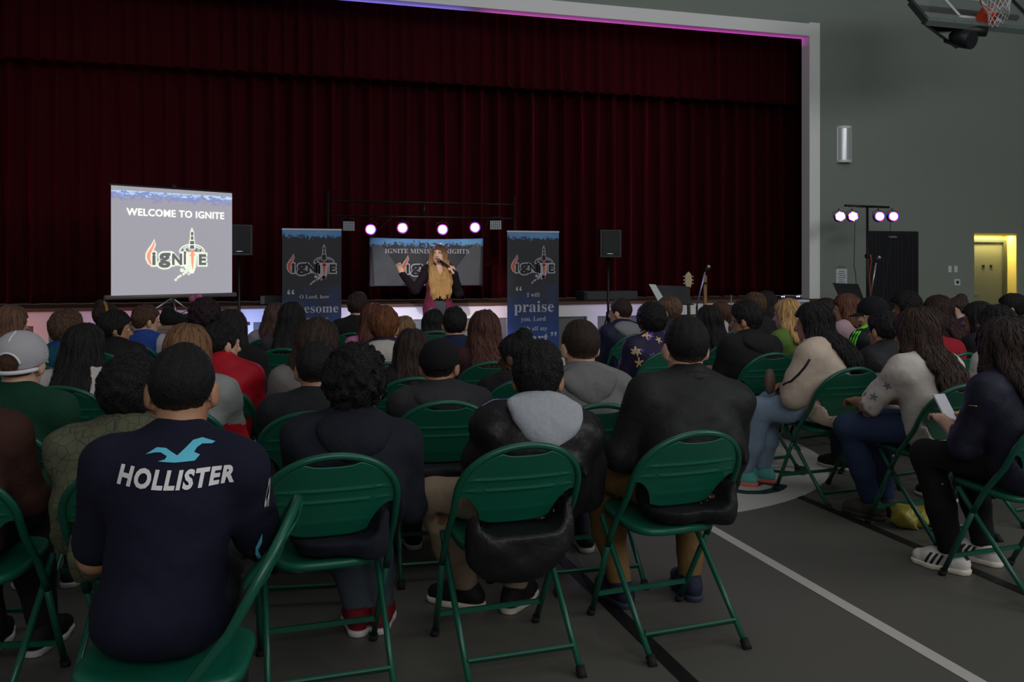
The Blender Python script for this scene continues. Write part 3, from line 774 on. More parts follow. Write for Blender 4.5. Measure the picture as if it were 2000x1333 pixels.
# ------------------------------------------------------------------ folding chair
def frame_line(zq):
    """y of the long tube (front foot to arch) at height zq"""
    return float(np.interp(zq, [0, .44, .57, .81], [.215, -.03, -.137, -.268]))
def chair_proto():
    g_arch = G(); pts = []
    for i in range(6):
        zz = .34 + (.63 - .34) * i / 5; pts.append((-.222, frame_line(zz), zz))
    for i in range(1, 24):
        a = math.pi * (1 - i / 24); zz = .63 + .180 * math.sin(a) ** .9; pts.append((.222 * math.cos(a), frame_line(zz), zz))
    for i in range(6):
        zz = .63 - (.63 - .34) * i / 5; pts.append((.222, frame_line(zz), zz))
    g_arch.tube(pts, .0125, 12)
    P = {}
    P['back_frame'] = (g_arch, M_GREEN)
    for sg, nm in ((-1, 'a'), (1, 'b')):
        g = G(); g.tube([(sg * .222, frame_line(.34), .34), (sg * .212, frame_line(.17), .17), (sg * .205, frame_line(.02), .02)], .0118, 10); P['leg_f' + nm] = (g, M_GREEN)
        g = G(); g.tube([(sg * .196, .13, .425), (sg * .196, .085, .37), (sg * .198, -.08, .20), (sg * .198, -.262, .02)], .0112, 10); P['leg_r' + nm] = (g, M_GREEN)
        g = G(); g.cyl((sg * .205, frame_line(.0), 0), (sg * .205, frame_line(.028), .028), .0165, 12); P['cap_f' + nm] = (g, M_RUBBER)
        g = G(); g.cyl((sg * .198, -.283, 0), (sg * .198, -.256, .028), .0165, 12); P['cap_r' + nm] = (g, M_RUBBER)
    g = G(); g.box((0, frame_line(.105), .105), (.41, .012, .018)); P['stretcher_f'] = (g, M_GREEN)
    g = G(); g.box((0, -.205, .078), (.39, .034, .012), Matrix.Rotation(-.75, 3, 'X'), .004); P['stretcher_r'] = (g, M_GREEN)
    # backrest: pressed sheet with grip gap, two ribs and a narrower lower lobe
    nx, nz = 44, 56; vs = []; fs = []
    def sheet(off):
        b = len(vs)
        for i in range(nx + 1):
            x = -.216 + .432 * i / nx; ax_ = abs(x)
            top = .63 + .172 * math.sqrt(max(0, 1 - (ax_ / .2165) ** 2))
            top -= .026 * max(0, 1 - (ax_ / .082) ** 2) ** .6 if ax_ < .082 else 0
            tq = min(1, max(0, (ax_ - .128) / (.198 - .128))); bot = .515 + .016 * (ax_ / .128) ** 5 if ax_ < .128 else .531 + .095 * (tq ** .8 * (1.6 - .6 * tq) if tq < 1 else 1)
            bot = min(bot, top - .004)
            for j in range(nz + 1):
                zz = bot + (top - bot) * j / nz
                rib = .0065 * (math.exp(-((zz - .690) / .0042) ** 2) + math.exp(-((zz - .648) / .0042) ** 2))
                y = frame_line(zz) - .026 * (1 - (x / .216) ** 2) - rib * max(0, 1 - (x / .21) ** 6) + off - .014 * max(0, (.585 - zz) / .07) ** 1.5
                vs.append((x, y, zz))
        return b
    b0 = sheet(0); b1 = sheet(.005)
    for i in range(nx):
        for j in range(nz):
            a = i * (nz + 1) + j; q = (a, a + nz + 1, a + nz + 2, a + 1)
            fs.append(tuple(b0 + t for t in q)); fs.append(tuple(b1 + t for t in q[::-1]))
    def rim(seq):
        for a, b in zip(seq[:-1], seq[1:]): fs.append((b0 + a, b1 + a, b1 + b, b0 + b))
    rim([i * (nz + 1) for i in range(nx + 1)][::-1]); rim([i * (nz + 1) + nz for i in range(nx + 1)])
    rim([j for j in range(nz + 1)]); rim([nx * (nz + 1) + j for j in range(nz + 1)][::-1])
    g = G(); g.add(vs, fs, True); P['backrest'] = (g, M_GREENP)
    # seat pan
    vs = []; fs = []; n = 56; rings = []
    for lvl, (sc, dz) in enumerate(((0.02, -.006), (.45, -.005), (.8, 0), (.95, .004), (1., 0), (1.0, -.022), (.96, -.022))):
        row = []
        for i in range(n):
            a = 2 * math.pi * i / n; c, s_ = math.cos(a), math.sin(a); e = 2 / 4.2
            x = .19 * sc * math.copysign(abs(c) ** e, c); y = .045 + .200 * sc * math.copysign(abs(s_) ** (2 / 3.0), s_)
            x *= 1 - .08 * (y + .2) / .4
            vs.append((x, y, .438 + dz + .02 * (y + .19) / .4 - .006)); row.append(len(vs) - 1)
        rings.append(row)
    fs.append(tuple(rings[0]))
    for r0, r1 in zip(rings[:-1], rings[1:]):
        for i in range(n): fs.append((r0[i], r1[i], r1[(i + 1) % n], r0[(i + 1) % n]))
    g = G(); g.add(vs, fs, True); P['seat'] = (g, M_GREENP)
    return P
CH = None
CHN = [('back_frame', 'back_frame', None), ('leg_fa', 'leg', None), ('leg_fb', 'leg', None), ('leg_ra', 'leg', None), ('leg_rb', 'leg', None),
       ('stretcher_f', 'stretcher', None), ('stretcher_r', 'stretcher', None), ('backrest', 'backrest', None), ('seat', 'seat', None),
       ('cap_fa', 'rubber_foot', 'leg_fa'), ('cap_fb', 'rubber_foot', 'leg_fb'), ('cap_ra', 'rubber_foot', 'leg_ra'), ('cap_rb', 'rubber_foot', 'leg_rb')]
CHME = {}
def place_chair(x, y, rot, who, label=None):
    """first chair is built, the later ones are copies of it and of each of its parts"""
    global CH
    if CH is None:
        for kx, (g, m) in chair_proto().items():
            nm = [a[1] for a in CHN if a[0] == kx][0]; o = g.build(nm, m, None, fix=True); CHME[kx] = o
        CH = 1; fresh = True
    else: fresh = False
    root = thing('folding_chair', label or ('green metal folding chair under the ' + who), 'chair', (x, y, 0), rot, 'green folding chairs of the audience')
    part = {}
    for key, nm, par in CHN:
        o = CHME[key] if fresh else CHME[key].copy()
        if not fresh: COL.objects.link(o)
        o.parent = part[par] if par else root; part[key] = o
    return root

# ------------------------------------------------------------------ the hall
def struct(g, name, m, parent=None, fix=False):
    o = g.build(name, m, parent, fix=fix)
    if parent is None: o['kind'] = 'structure'
    return o
M_WALL = mat('sage_wall_paint', (134, 142, 134), .85, bump='noise', bscale=22, bstr=.06, var=.05)
M_FLOOR = mat('sports_floor', (88, 86, 80), .5, bump='noise', bscale=70, bstr=.04, var=.08, spec=.35)
M_TRIMW = mat('white_trim_paint', (240, 239, 238), .6, bump='noise', bscale=40, bstr=.03)
YS = 11.5; ZS = .905
g = G(); g.box((3.5, 5.0, -.06), (21, 20, .12)); struct(g, 'floor', M_FLOOR)
g = G()
g.box((1.1525, YS + .1, 7.3), (14.305, .2, 4.36))
g.box(((8.305 + 11.25) / 2, YS + .1, 4.74), (2.945, .2, 9.48)); g.box(((11.25 + 12.10) / 2, YS + .1, (9.48 + 1.93) / 2), (.85, .2, 9.48 - 1.93)); g.box((12.30, YS + .1, 4.74), (.40, .2, 9.48))
struct(g, 'wall_front', M_WALL)
g = G(); g.box((12.40, 4.4, 4.74), (.2, 14.0, 9.48)); struct(g, 'wall_right', M_WALL)
# proscenium casing
g = G(); g.box((8.213, YS + .08, 3.02), (.185, .20, 4.23)); struct(g, 'trim_1', M_TRIMW)
g = G(); g.box((1.15, YS + .08, 5.02), (13.94, .20, .19)); struct(g, 'trim_2', M_TRIMW)
# door alcove
M_CREAM = mat('cream_wall_paint', (226, 206, 120), .8, bump='noise', bscale=30, bstr=.04)
g = G(); g.box((11.68, YS + .27, 1.2), (1.10, .06, 2.4)); g.box((11.19, YS + .22, .965), (.12, .05, 1.93)); g.box((12.108, YS + .115, .965), (.018, .25, 1.93)); g.box((11.675, YS + .115, 1.935), (.87, .25, .018))
struct(g, 'wall_alcove', M_CREAM)
g = G(); g.box((11.62, YS + .215, .90), (.80, .045, 1.80)); d2 = struct(g, 'door_2', mat('olive_door_paint', (122, 122, 96), .5, bump='noise', bscale=10, bstr=.03))
g = G(); g.box((12.045, YS + .20, .92), (.055, .08, 1.84)); g.box((11.645, YS + .20, 1.825), (.75, .08, .05)); g.build('door_frame', mat('grey_green_frame', (66, 72, 60), .5), d2)
g = G(); g.box((11.62, YS + .188, 1.40), (.045, .010, .045)); g.box((11.78, YS + .188, 1.40), (.045, .010, .045)); g.build('door_plate', M_BLACK, d2)
g = G(); g.cyl((11.40, YS + .195, .92), (11.40, YS + .15, .92), .018, 12); g.box((11.44, YS + .145, .92), (.11, .014, .02)); g.build('door_handle', M_SILVER, d2)
# dark door in the front wall
g = G(); g.box((9.64, YS - .02, .977), (.94, .05, 1.955))
for i in range(13): g.box((9.22 + i * .07, YS - .05, .97), (.03, .008, 1.88), None, .003)
d1 = struct(g, 'door_1', mat('dark_navy_door', (14, 14, 22), .55, bump='noise', bscale=20, bstr=.05))
g = G(); g.box((9.60, YS - .068, 1.862), (.15, .012, .028)); g.build('door_plate', mat('grey_plate', (120, 120, 122), .5), d1)
# stage
g = G(); g.box((1.15, YS + 2.3, ZS - .02), (14.5, 4.6 + .06, .04)); st = struct(g, 'floor_stage', mat('stage_boards', (86, 60, 44), .5, bump='noise', bscale=20, bstr=.08, var=.2, stretch=(1, 12, 1)))
g = G(); g.box((1.15, YS + .03, ZS - .04 - .085), (14.5, .06, .17)); g.box((1.15, YS + .03, .06), (14.5, .06, .12))
for n in range(-4, 8): g.box((-.11 + 1.17 * n, YS + .029, .4075), (.16, .058, .575))
struct(g, 'trim_3', M_TRIMW)
g = G(); g.box((1.15, YS + .08, .42), (14.5, .06, .84)); struct(g, 'wall_stage', mat('grey_panel_paint', (112, 116, 112), .8, bump='noise', bscale=30, bstr=.05))

def pleats(name, x0, x1, y, z0, z1, lam, amp, m, label, seed, hem=.0):
    r = np.random.RandomState(seed); n = int((x1 - x0) / .022); xs = np.linspace(x0, x1, n); nz = 26; V = []
    phs = np.cumsum(r.uniform(.75, 1.25, n)) * .022 * 2 * math.pi / lam
    am = amp * (.7 + .3 * np.sin(xs * 1.7 + 1) + .25 * r.uniform(-1, 1, n).cumsum() / 12)
    for j in range(nz + 1):
        t = j / nz; z = z0 + (z1 - z0) * t
        fall = 1 - .35 * t
        yy = y + am * fall * (np.abs(np.sin(phs / 2)) ** .7 * 2 - 1) + .012 * np.sin(xs * 40 + z * 1.5)
        zz = np.full(n, z) + (hem * np.sin(phs) if j == 0 else 0)
        V.append(np.stack([xs, yy, zz], 1))
    V = np.concatenate(V); a = np.arange(nz)[:, None] * n + np.arange(n - 1)[None, :]
    Q = np.stack([a, a + 1, a + n + 1, a + n], -1).reshape(-1, 4)
    o = mesh_np(name, V, Q, m); so = o.modifiers.new('thickness', 'SOLIDIFY'); so.thickness = .012
    return tag(o, label, 'curtain')
M_VELVET = mat('red_velvet', (56, 4, 12), .9, bump='noise', bscale=40, bstr=.15, var=.25, stretch=(6, 6, .3), sheen=.0, spec=.1)
_b = M_VELVET.node_tree.nodes['Principled BSDF']; _b.inputs['Sheen Weight'].default_value = .8; _b.inputs['Sheen Tint'].default_value = (.6, .02, .07, 1); _b.inputs['Sheen Roughness'].default_value = .28
pleats('stage_curtain', -5.2, 9.0, 12.62, ZS + .012, 5.4, .27, .12, M_VELVET, 'dark red velvet main curtain closed across the stage in deep pleats', 3)
pleats('curtain_valance', -5.2, 9.0, 12.30, 4.04, 5.6, .20, .065, M_VELVET, 'shorter dark red velvet valance hanging in front above the main curtain', 5, .01)

# floor markings
M_LINEW = mat('white_floor_paint', (188, 184, 176), .5, var=.06, bscale=30); M_LINEB = mat('black_floor_paint', (14, 14, 15), .5); M_LINEG = mat('dark_green_floor_paint', (10, 46, 42), .5)
def marking(poly, m, nm, z=.0025, parent=None):
    g = G(); g.prism(poly, 0.0005, z, lambda u, v, d: (u, v, d)); o = g.build(nm, m, parent, fix=True)
    if parent is None: o['kind'] = 'structure'
    return o
marking([(2.325, -1), (2.385, -1), (2.385, 4.45), (2.325, 4.45)], M_LINEW, 'floor_marking')
marking([(1.385, -1), (1.445, -1), (1.445, 9), (1.385, 9)], M_LINEB, 'floor_marking')
marking([(3.165, -1), (3.225, -1), (3.225, 9), (3.165, 9)], M_LINEB, 'floor_marking')
CC = (2.35, 6.18)
disc = marking([(CC[0] + 1.78 * math.cos(a * math.pi / 48), CC[1] + 1.78 * math.sin(a * math.pi / 48)) for a in range(96)], M_LINEW, 'floor_marking', .0035)
for ch, ang in (('A', 276), ('G', 298), ('L', 321)):
    V, Fc = text_geo(ch, .62, bold=.012); a = math.radians(ang); r0 = 1.05; b = a + math.pi / 2
    # letters stand on the circle with their feet outwards
    V = [(CC[0] + math.cos(a) * (r0 + .55 - v) - math.sin(a) * -u * -1, CC[1] + math.sin(a) * (r0 + .55 - v) + math.cos(a) * u) for u, v in V] if False else \
        [(CC[0] + math.cos(a) * (1.62 - v) - math.sin(a) * u, CC[1] + math.sin(a) * (1.62 - v) + math.cos(a) * u) for u, v in V]
    g = G(); g.add([(x, y, .0045) for x, y in V], Fc); o = g.build('lettering', M_LINEG, disc)

# ------------------------------------------------------------------ print: logo and lettering
def fit(V, box):
    xs = [v[0] for v in V]; ys = [v[1] for v in V]; x0, x1, y0, y1 = min(xs), max(xs), min(ys), max(ys)
    return [(box[0] + (u - x0) / (x1 - x0) * (box[1] - box[0]), box[2] + (v - y0) / (y1 - y0) * (box[3] - box[2])) for u, v in V]
def logo(parent, axes, cu, cv, sc, d, mw, mk, mo):
    """the flame, lettering and domed tower mark; three flat print layers"""
    P = lambda x, y: (cu + (x - 530) / 800 * sc, cv + (690 - y) / 800 * sc)
    white = G(); ink = G(); hot = G(); cross = G()
    A1 = lambda u, v, dd: axes(u, v, dd)
    def poly(g, pts, dd): g.prism([P(*p) for p in pts][::-1], d, dd, A1)
    e1, e2, e3 = d + .0012, d + .0022, d + .0032
    letters = [('i', 205, 250, 605, 765), ('g', 285, 440, 612, 800), ('N', 458, 592, 620, 765), ('i', 608, 645, 590, 760), ('E', 815, 915, 625, 765)]
    for ch, x0, x1, y0, y1 in letters:
        a = P(x0 - 20, y1 + 20); b = P(x1 + 20, y0 - 20); V, Fc = text_geo(ch, 1, bold=.07); V2 = fit(V, (a[0], b[0], a[1], b[1])); white.add([axes(u, v, e1) for u, v in V2], Fc)
        a = P((x0 + x1) / 2 - 40, y1 + 8); b = P((x0 + x1) / 2 + 40, (y0 + y1) / 2); white.prism([a, (b[0], a[1]), b, (a[0], b[1])], d, e1 - .0005, A1)
        V, Fc = text_geo(ch, 1, bold=.045)
        a = P(x0, y1); b = P(x1, y0); V2 = fit(V, (a[0], b[0], a[1], b[1])); ink.add([axes(u, v, e2) for u, v in V2], Fc)
    poly(white, [(640, 640), (790, 640), (780, 780), (745, 870), (700, 870), (620, 800)], e1)
    for x, y, r in ((590, 830, 26), (610, 880, 16), (640, 850, 26), (680, 880, 14), (720, 840, 30), (570, 900, 15), (545, 915, 15), (528, 928, 10), (508, 950, 16)):
        poly(white, [(x + r * math.cos(k * .524), y + r * math.sin(k * .524)) for k in range(12)], e1)
    for rx_, ry_, wd in ((175, 105, 16), (140, 78, 12)):   # dome ribs
        pts = [(725 + rx_ * math.cos(math.pi * k / 16), 600 - ry_ * math.sin(math.pi * k / 16)) for k in range(17)] + [(725 + (rx_ - wd) * math.cos(math.pi * k / 16), 600 - (ry_ - wd) * math.sin(math.pi * k / 16)) for k in range(16, -1, -1)]
        for k in range(16): poly(white, [pts[k], pts[k + 1], pts[32 - k], pts[33 - k]], e1)
    poly(white, [(560, 600), (890, 600), (890, 640), (560, 640)], e1 - .0003)
    for x0, x1, y0, y1 in ((682, 765, 450, 565), (694, 754, 335, 452), (708, 738, 295, 340)):
        poly(white, [(x0, y1), (x1, y1), (x1 - 5, y0), (x0 + 5, y0)], e1)
        k = 10
        for a, b in ((y0 + 8, (y0 + y1) / 2 - 5), ((y0 + y1) / 2 + 5, y1 - 8)):
            poly(ink, [(x0 + k + 3, b), (x1 - k - 3, b), (x1 - k - 6, a), (x0 + k + 6, a)], e2)
    for x in (600, 655, 780, 840): poly(ink, [(x - 14, 590), (x + 14, 590), (x + 6, 560), (x - 6, 560)], e2)
    fl = [(232, 462), (238, 520), (212, 575), (190, 620), (182, 680), (200, 770), (165, 740), (138, 680), (140, 630), (175, 570), (208, 520)]
    big = [(234, 445), (252, 520), (226, 580), (206, 625), (200, 690), (222, 790), (155, 755), (122, 690), (124, 625), (160, 560), (198, 510)]
    for k in range(5):
        poly(hot, [fl[k], fl[k + 1], fl[10 - k - 1] if k < 4 else fl[6], fl[10 - k]], e2)
        poly(white, [big[k], big[k + 1], big[10 - k - 1] if k < 4 else big[6], big[10 - k]], e1 - .0003)
    poly(cross, [(705, 590), (722, 560), (748, 585), (742, 720), (728, 855), (712, 720)], e3); poly(cross, [(690, 632), (765, 622), (765, 642), (690, 652)], e3)
    white.build('logo_outline', mw, parent, fix=True); ink.build('logo_ink', mk, parent); hot.build('logo_flame', mo, parent, fix=True); cross.build('logo_cross', mo, parent, fix=True)
def line_text(parent, axes, d, body, m, cu, base, width, bold=0., serif=True, name='lettering', space=1., heavy=False):
    V, Fc = text_geo(math_bold(body) if serif else body, 1, bold=bold, space=space)
    xs = [v[0] for v in V]; k = width / (max(xs) - min(xs)); x0 = (max(xs) + min(xs)) / 2
    g = G()
    for dx in ((-.024, -.012, 0, .012, .024) if heavy else (0,)): g.add([axes(cu + (u - x0 + dx) * k, base + v * k, d + abs(dx) * .004) for u, v in V], Fc)
    return g.build(name, m, parent)

def banner_mat(name, w_, h_, emit=0.):
    """printed sheet: torn sky-blue top band, charcoal above, star-speckled navy below"""
    m = bpy.data.materials.new(name); m.use_nodes = True; nt = m.node_tree; N = nt.nodes; L = nt.links; b = N['Principled BSDF']
    b.inputs['Roughness'].default_value = .6
    tc = N.new('ShaderNodeTexCoord'); sp = N.new('ShaderNodeSeparateXYZ'); L.new(tc.outputs['Object'], sp.inputs[0])
    n1 = N.new('ShaderNodeTexNoise'); n1.inputs['Scale'].default_value = 22; n1.inputs['Detail'].default_value = 6; n1.inputs['Roughness'].default_value = .75; L.new(tc.outputs['Object'], n1.inputs['Vector'])
    n2 = N.new('ShaderNodeTexNoise'); n2.inputs['Scale'].default_value = 5; n2.inputs['Detail'].default_value = 5; L.new(tc.outputs['Object'], n2.inputs['Vector'])
    def math_(op, a, c):
        q = N.new('ShaderNodeMath'); q.operation = op
        for i, v in enumerate((a, c)):
            if hasattr(v, 'links'): L.new(v, q.inputs[i])
            else: q.inputs[i].default_value = v
        return q.outputs[0]
    band = math_('GREATER_THAN', math_('ADD', sp.outputs['Z'], math_('MULTIPLY', math_('SUBTRACT', n1.outputs['Fac'], .5), .34)), h_ - .085)
    low = math_('ADD', math_('MULTIPLY', math_('SUBTRACT', h_ * .62, sp.outputs['Z']), 1.6), math_('MULTIPLY', math_('SUBTRACT', n2.outputs['Fac'], .5), 1.8))
    cr = N.new('ShaderNodeValToRGB'); cr.color_ramp.elements[0].color = lin((44, 44, 50)) + (1,); cr.color_ramp.elements[1].color = lin((30, 66, 130)) + (1,)
    L.new(low, cr.inputs[0])
    bl = N.new('ShaderNodeValToRGB'); bl.color_ramp.elements[0].color = lin((52, 120, 190)) + (1,); bl.color_ramp.elements[1].color = lin((120, 176, 222)) + (1,); L.new(n2.outputs['Fac'], bl.inputs[0])
    mx = N.new('ShaderNodeMix'); mx.data_type = 'RGBA'; L.new(band, mx.inputs[0]); L.new(cr.outputs[0], mx.inputs[6]); L.new(bl.outputs[0], mx.inputs[7])
    L.new(mx.outputs[2], b.inputs['Base Color'])
    return m
M_PW = mat('white_banner_print', (182, 180, 188), .6); M_PK = mat('black_print', (18, 17, 18), .6); M_PO = mat('orange_print', (214, 84, 48), .6); M_PG = mat('grey_print', (176, 178, 190), .6)

def rollup(pos, label, texts):
    W_, H_ = .715, 1.86
    t = thing('roll_up_banner', label, 'banner', pos, 0, 'roll-up banners in front of the stage')
    g = G(); g.box((0, 0, .09 + (H_ - .10) / 2), (W_, .004, H_ - .10)); sh = g.build('printed_sheet', banner_mat('banner_print', W_, H_), t)
    g = G(); g.box((0, 0, H_), (W_ + .01, .018, .022), None, .004); g.build('top_rail', mat('white_rail', (215, 215, 220), .4), t)
    g = G(); g.box((0, .03, .045), (W_ + .03, .13, .09), None, .02); g.build('base_cassette', M_SILVER, t)
    g = G(); g.cyl((0, .03, .08), (0, .014, H_ - .01), .009, 10); g.build('support_pole', M_SILVER, t)
    ax = lambda u, v, d: (u, -.003 - d, v)
    logo(sh, ax, .0, H_ - .48, .60, 0, M_PW, M_PK, M_PO)
    for body, m, cu, base, wd, bold, serif in texts:
        line_text(sh, ax, .001, body, m, cu, H_ - base, wd, bold, serif)
    return t
rollup(at(609.5, 10.78), 'tall navy roll-up banner left of the speaker, reading O Lord how awesome',
       [('“', M_PG, -.255, .905, .085, .01, True), ('O Lord, how', M_PG, .03, .855, .36, 0, True), ('awesome', M_PG, .02, 1.03, .60, 0, True), ('is your name', M_PG, .01, 1.125, .38, 0, True), ('throughout', M_PG, -.04, 1.25, .36, 0, True)])
rollup(at(1041.5, 11.5), 'tall navy roll-up banner right of the speaker, reading I will praise you',
       [('“', M_PG, -.20, .875, .080, .01, True), ('I will', M_PG, .0, .86, .175, 0, True), ('praise', M_PG, .01, 1.06, .55, 0, True), ('you, Lord', M_PG, .0, 1.18, .345, 0, True), ('with all my', M_PG, .0, 1.305, .39, 0, True), ('heart', M_PG, -.02, 1.475, .46, .005, True), ('”', M_PG, .285, 1.49, .085, .01, True)])

# projection screen on its tripod
p0 = at(217, 9.4); p1 = at(453, 10.46); pc = (p0 + p1) / 2; SW = (p1 - p0).length; srz = math.atan2(p1.y - p0.y, p1.x - p0.x)
z0, z1 = 1.088, 2.283
t = thing('projection_screen', 'white tripod projection screen lit with the words WELCOME TO IGNITE', 'projection screen', (pc.x, pc.y, 0), srz)
def screen_mat():
    m = bpy.data.materials.new('projected_slide'); m.use_nodes = True; nt = m.node_tree; N = nt.nodes; L = nt.links; b = N['Principled BSDF']
    b.inputs['Base Color'].default_value = (.5, .5, .52, 1); b.inputs['Roughness'].default_value = .9
    tc = N.new('ShaderNodeTexCoord'); sp = N.new('ShaderNodeSeparateXYZ'); L.new(tc.outputs['Object'], sp.inputs[0])
    mp = N.new('ShaderNodeMapping'); mp.inputs['Scale'].default_value = (1, 1, 2.2); L.new(tc.outputs['Object'], mp.inputs[0])
    n1 = N.new('ShaderNodeTexNoise'); n1.inputs['Scale'].default_value = 11; n1.inputs['Detail'].default_value = 7; n1.inputs['Roughness'].default_value = .7; L.new(mp.outputs[0], n1.inputs['Vector'])
    a = N.new('ShaderNodeMapRange'); a.inputs[1].default_value = z1 - .27; a.inputs[2].default_value = z1 - .05; L.new(sp.outputs['Z'], a.inputs[0])
    q = N.new('ShaderNodeMath'); q.operation = 'MULTIPLY_ADD'; L.new(a.outputs[0], q.inputs[0]); q.inputs[1].default_value = .50; L.new(n1.outputs['Fac'], q.inputs[2]); lt = N.new('ShaderNodeMath'); lt.operation = 'LESS_THAN'; L.new(sp.outputs['Z'], lt.inputs[0]); lt.inputs[1].default_value = z1 - .045; qq = N.new('ShaderNodeMath'); qq.operation = 'MULTIPLY'; L.new(q.outputs[0], qq.inputs[0]); L.new(lt.outputs[0], qq.inputs[1]); q = qq
    r = N.new('ShaderNodeValToRGB'); r.color_ramp.elements[0].position = .78; r.color_ramp.elements[0].color = lin((148, 145, 156)) + (1,)
    r.color_ramp.elements[1].position = .96; r.color_ramp.elements[1].color = lin((120, 160, 226)) + (1,)
    e = r.color_ramp.elements.new(.90); e.color = lin((96, 110, 196)) + (1,); e = r.color_ramp.elements.new(1.0); e.color = lin((190, 222, 250)) + (1,)
    L.new(q.outputs[0], r.inputs[0]); L.new(r.outputs[0], b.inputs['Emission Color']); b.inputs['Emission Strength'].default_value = .82
    return m
g = G(); g.box((0, 0, (z0 + z1) / 2), (SW, .006, z1 - z0)); sh = g.build('screen_surface', screen_mat(), t)
sx = lambda u, v, d: (u, -.0045 - d, v)
ME = lambda n, c, s_=1.: mat(n, c, .8, emit=c, estr=s_)
line_text(sh, sx, .001, 'WELCOME TO IGNITE', ME('projected_white', (232, 236, 220), 1.05), .03, z1 - .315, 1.16, .006, False, space=1.06, heavy=True)
logo(sh, sx, .03, z0 + .40, .73, 0, ME('projected_outline', (222, 232, 208), .95), ME('projected_ink', (118, 118, 122), .55), ME('projected_flame', (236, 150, 126), .95))
g = G(); g.cyl((-SW / 2 - .06, .02, z0 - .02), (SW / 2 + .06, .02, z0 - .02), .026, 14); g.build('bottom_bar', mat('grey_bar', (120, 112, 108), .4), t)
g = G(); g.box((0, .035, z1 + .01), (SW + .02, .04, .03), None, .008); g.box((0, .03, z1 + .035), (.05, .04, .03)); g.build('top_bar', M_BLACKM, t)
g = G(); g.cyl((0, .06, .79), (0, .06, z1 + .02), .014, 12); g.build('post', mat('dark_tube', (60, 60, 62), .4, metal=.5), t)
g = G(); g.cyl((0, .06, 1.00), (0, .06, 1.06), .028, 14); g.build('hub', M_SILVER, t)
TT = .765
for a in (-100, 20, 150):
    c, s_ = math.cos(math.radians(a)), math.sin(math.radians(a))
    g = G(); g.tube([(.02 * c, .06 + .02 * s_, 1.03), (.42 * c, .06 + .30 * s_, TT + .012)], .012, 8); g.ball((.42 * c, .06 + .30 * s_, TT + .012), .012, 10, 6)
    l_ = g.build('leg', M_SILVER, t); g = G(); g.tube([(.22 * c, .06 + .16 * s_, .885), (.0, .06, .82)], .006, 6); g.build('brace', M_SILVER, t)
# table under the screen
t = thing('folding_table', 'tan topped folding table carrying the projection screen and black bag', 'table', (pc.x + .0, pc.y - .08, 0), srz)
g = G(); g.box((0, 0, TT - .02), (1.36, .95, .04), None, .008); g.build('table_top', mat('tan_laminate', (132, 112, 88), .5, var=.1, bscale=12), t)
for x in (-.62, .62):
    for y in (-.40, .40): g = G(); g.cyl((x, y, 0), (x, y, TT - .04), .014, 10); g.build('leg', M_BLACKM, t)
f = Field((-.45, -.2, -.02), (.45, .2, .35), .014)
for c, r in (((-.12, 0, .06), (.13, .10, .09)), ((-.16, 0, .13), (.06, .06, .08)), ((.15, .02, .05), (.16, .11, .07)), ((.05, -.02, .04), (.20, .12, .06))): f.ell(c, r, None, .05)
wrinkle(f, .006, 4); f.cut((0, 0, -1), (0, 0, .0))
b = f.mesh('bag', cloth((24, 24, 26), .8)); b.location = (pc.x + .10, pc.y - .34, TT + .001); b.rotation_euler = (0, 0, srz); tag(b, 'slumped black bag on the table below the screen', 'bag')

# light bar across the stage front
YB = 11.28
xa, xb = on_y(641, YB).x, on_y(1005, YB).x
t = thing('light_bar', 'black two-rail lighting bar on uprights behind the banners', 'lighting stand', ((xa + xb) / 2, YB, 0)); hw = (xb - xa) / 2
for x in (-hw, hw):
    g = G(); g.cyl((x, 0, .05), (x, 0, 2.37), .017, 12); up = g.build('upright', M_BLACKM, t)
    for a in (30, 150, 270):
        g = G(); c, s_ = math.cos(math.radians(a)) * .42, math.sin(math.radians(a)) * .13; g.tube([(x, 0, .42), (x + c, s_, .012)], .011, 8); g.build('tripod_leg', M_BLACKM, up)
for z_ in (2.24, 2.05):
    g = G(); g.cyl((-hw, 0, z_), (hw, 0, z_), .014, 12); g.build('cross_rail', M_BLACKM, t)
g = G(); g.cyl((-.0, 0, 2.05), (-.0, 0, 2.24), .014, 10); g.ball((0, 0, 2.05), .022, 10, 6); g.ball((0, 0, 2.24), .022, 10, 6); g.build('rail_link', M_BLACKM, t)
M_LENS = mat('lit_lens', (240, 230, 255), .3, emit=(246, 236, 255), estr=7.0); M_LB = mat('blue_led', (40, 30, 255), .3, emit=(60, 40, 255), estr=4.0); M_LR = mat('red_led', (255, 30, 60), .3, emit=(255, 40, 90), estr=3.0); M_LO = mat('orange_led', (255, 120, 40), .3, emit=(255, 130, 60), estr=4.0)
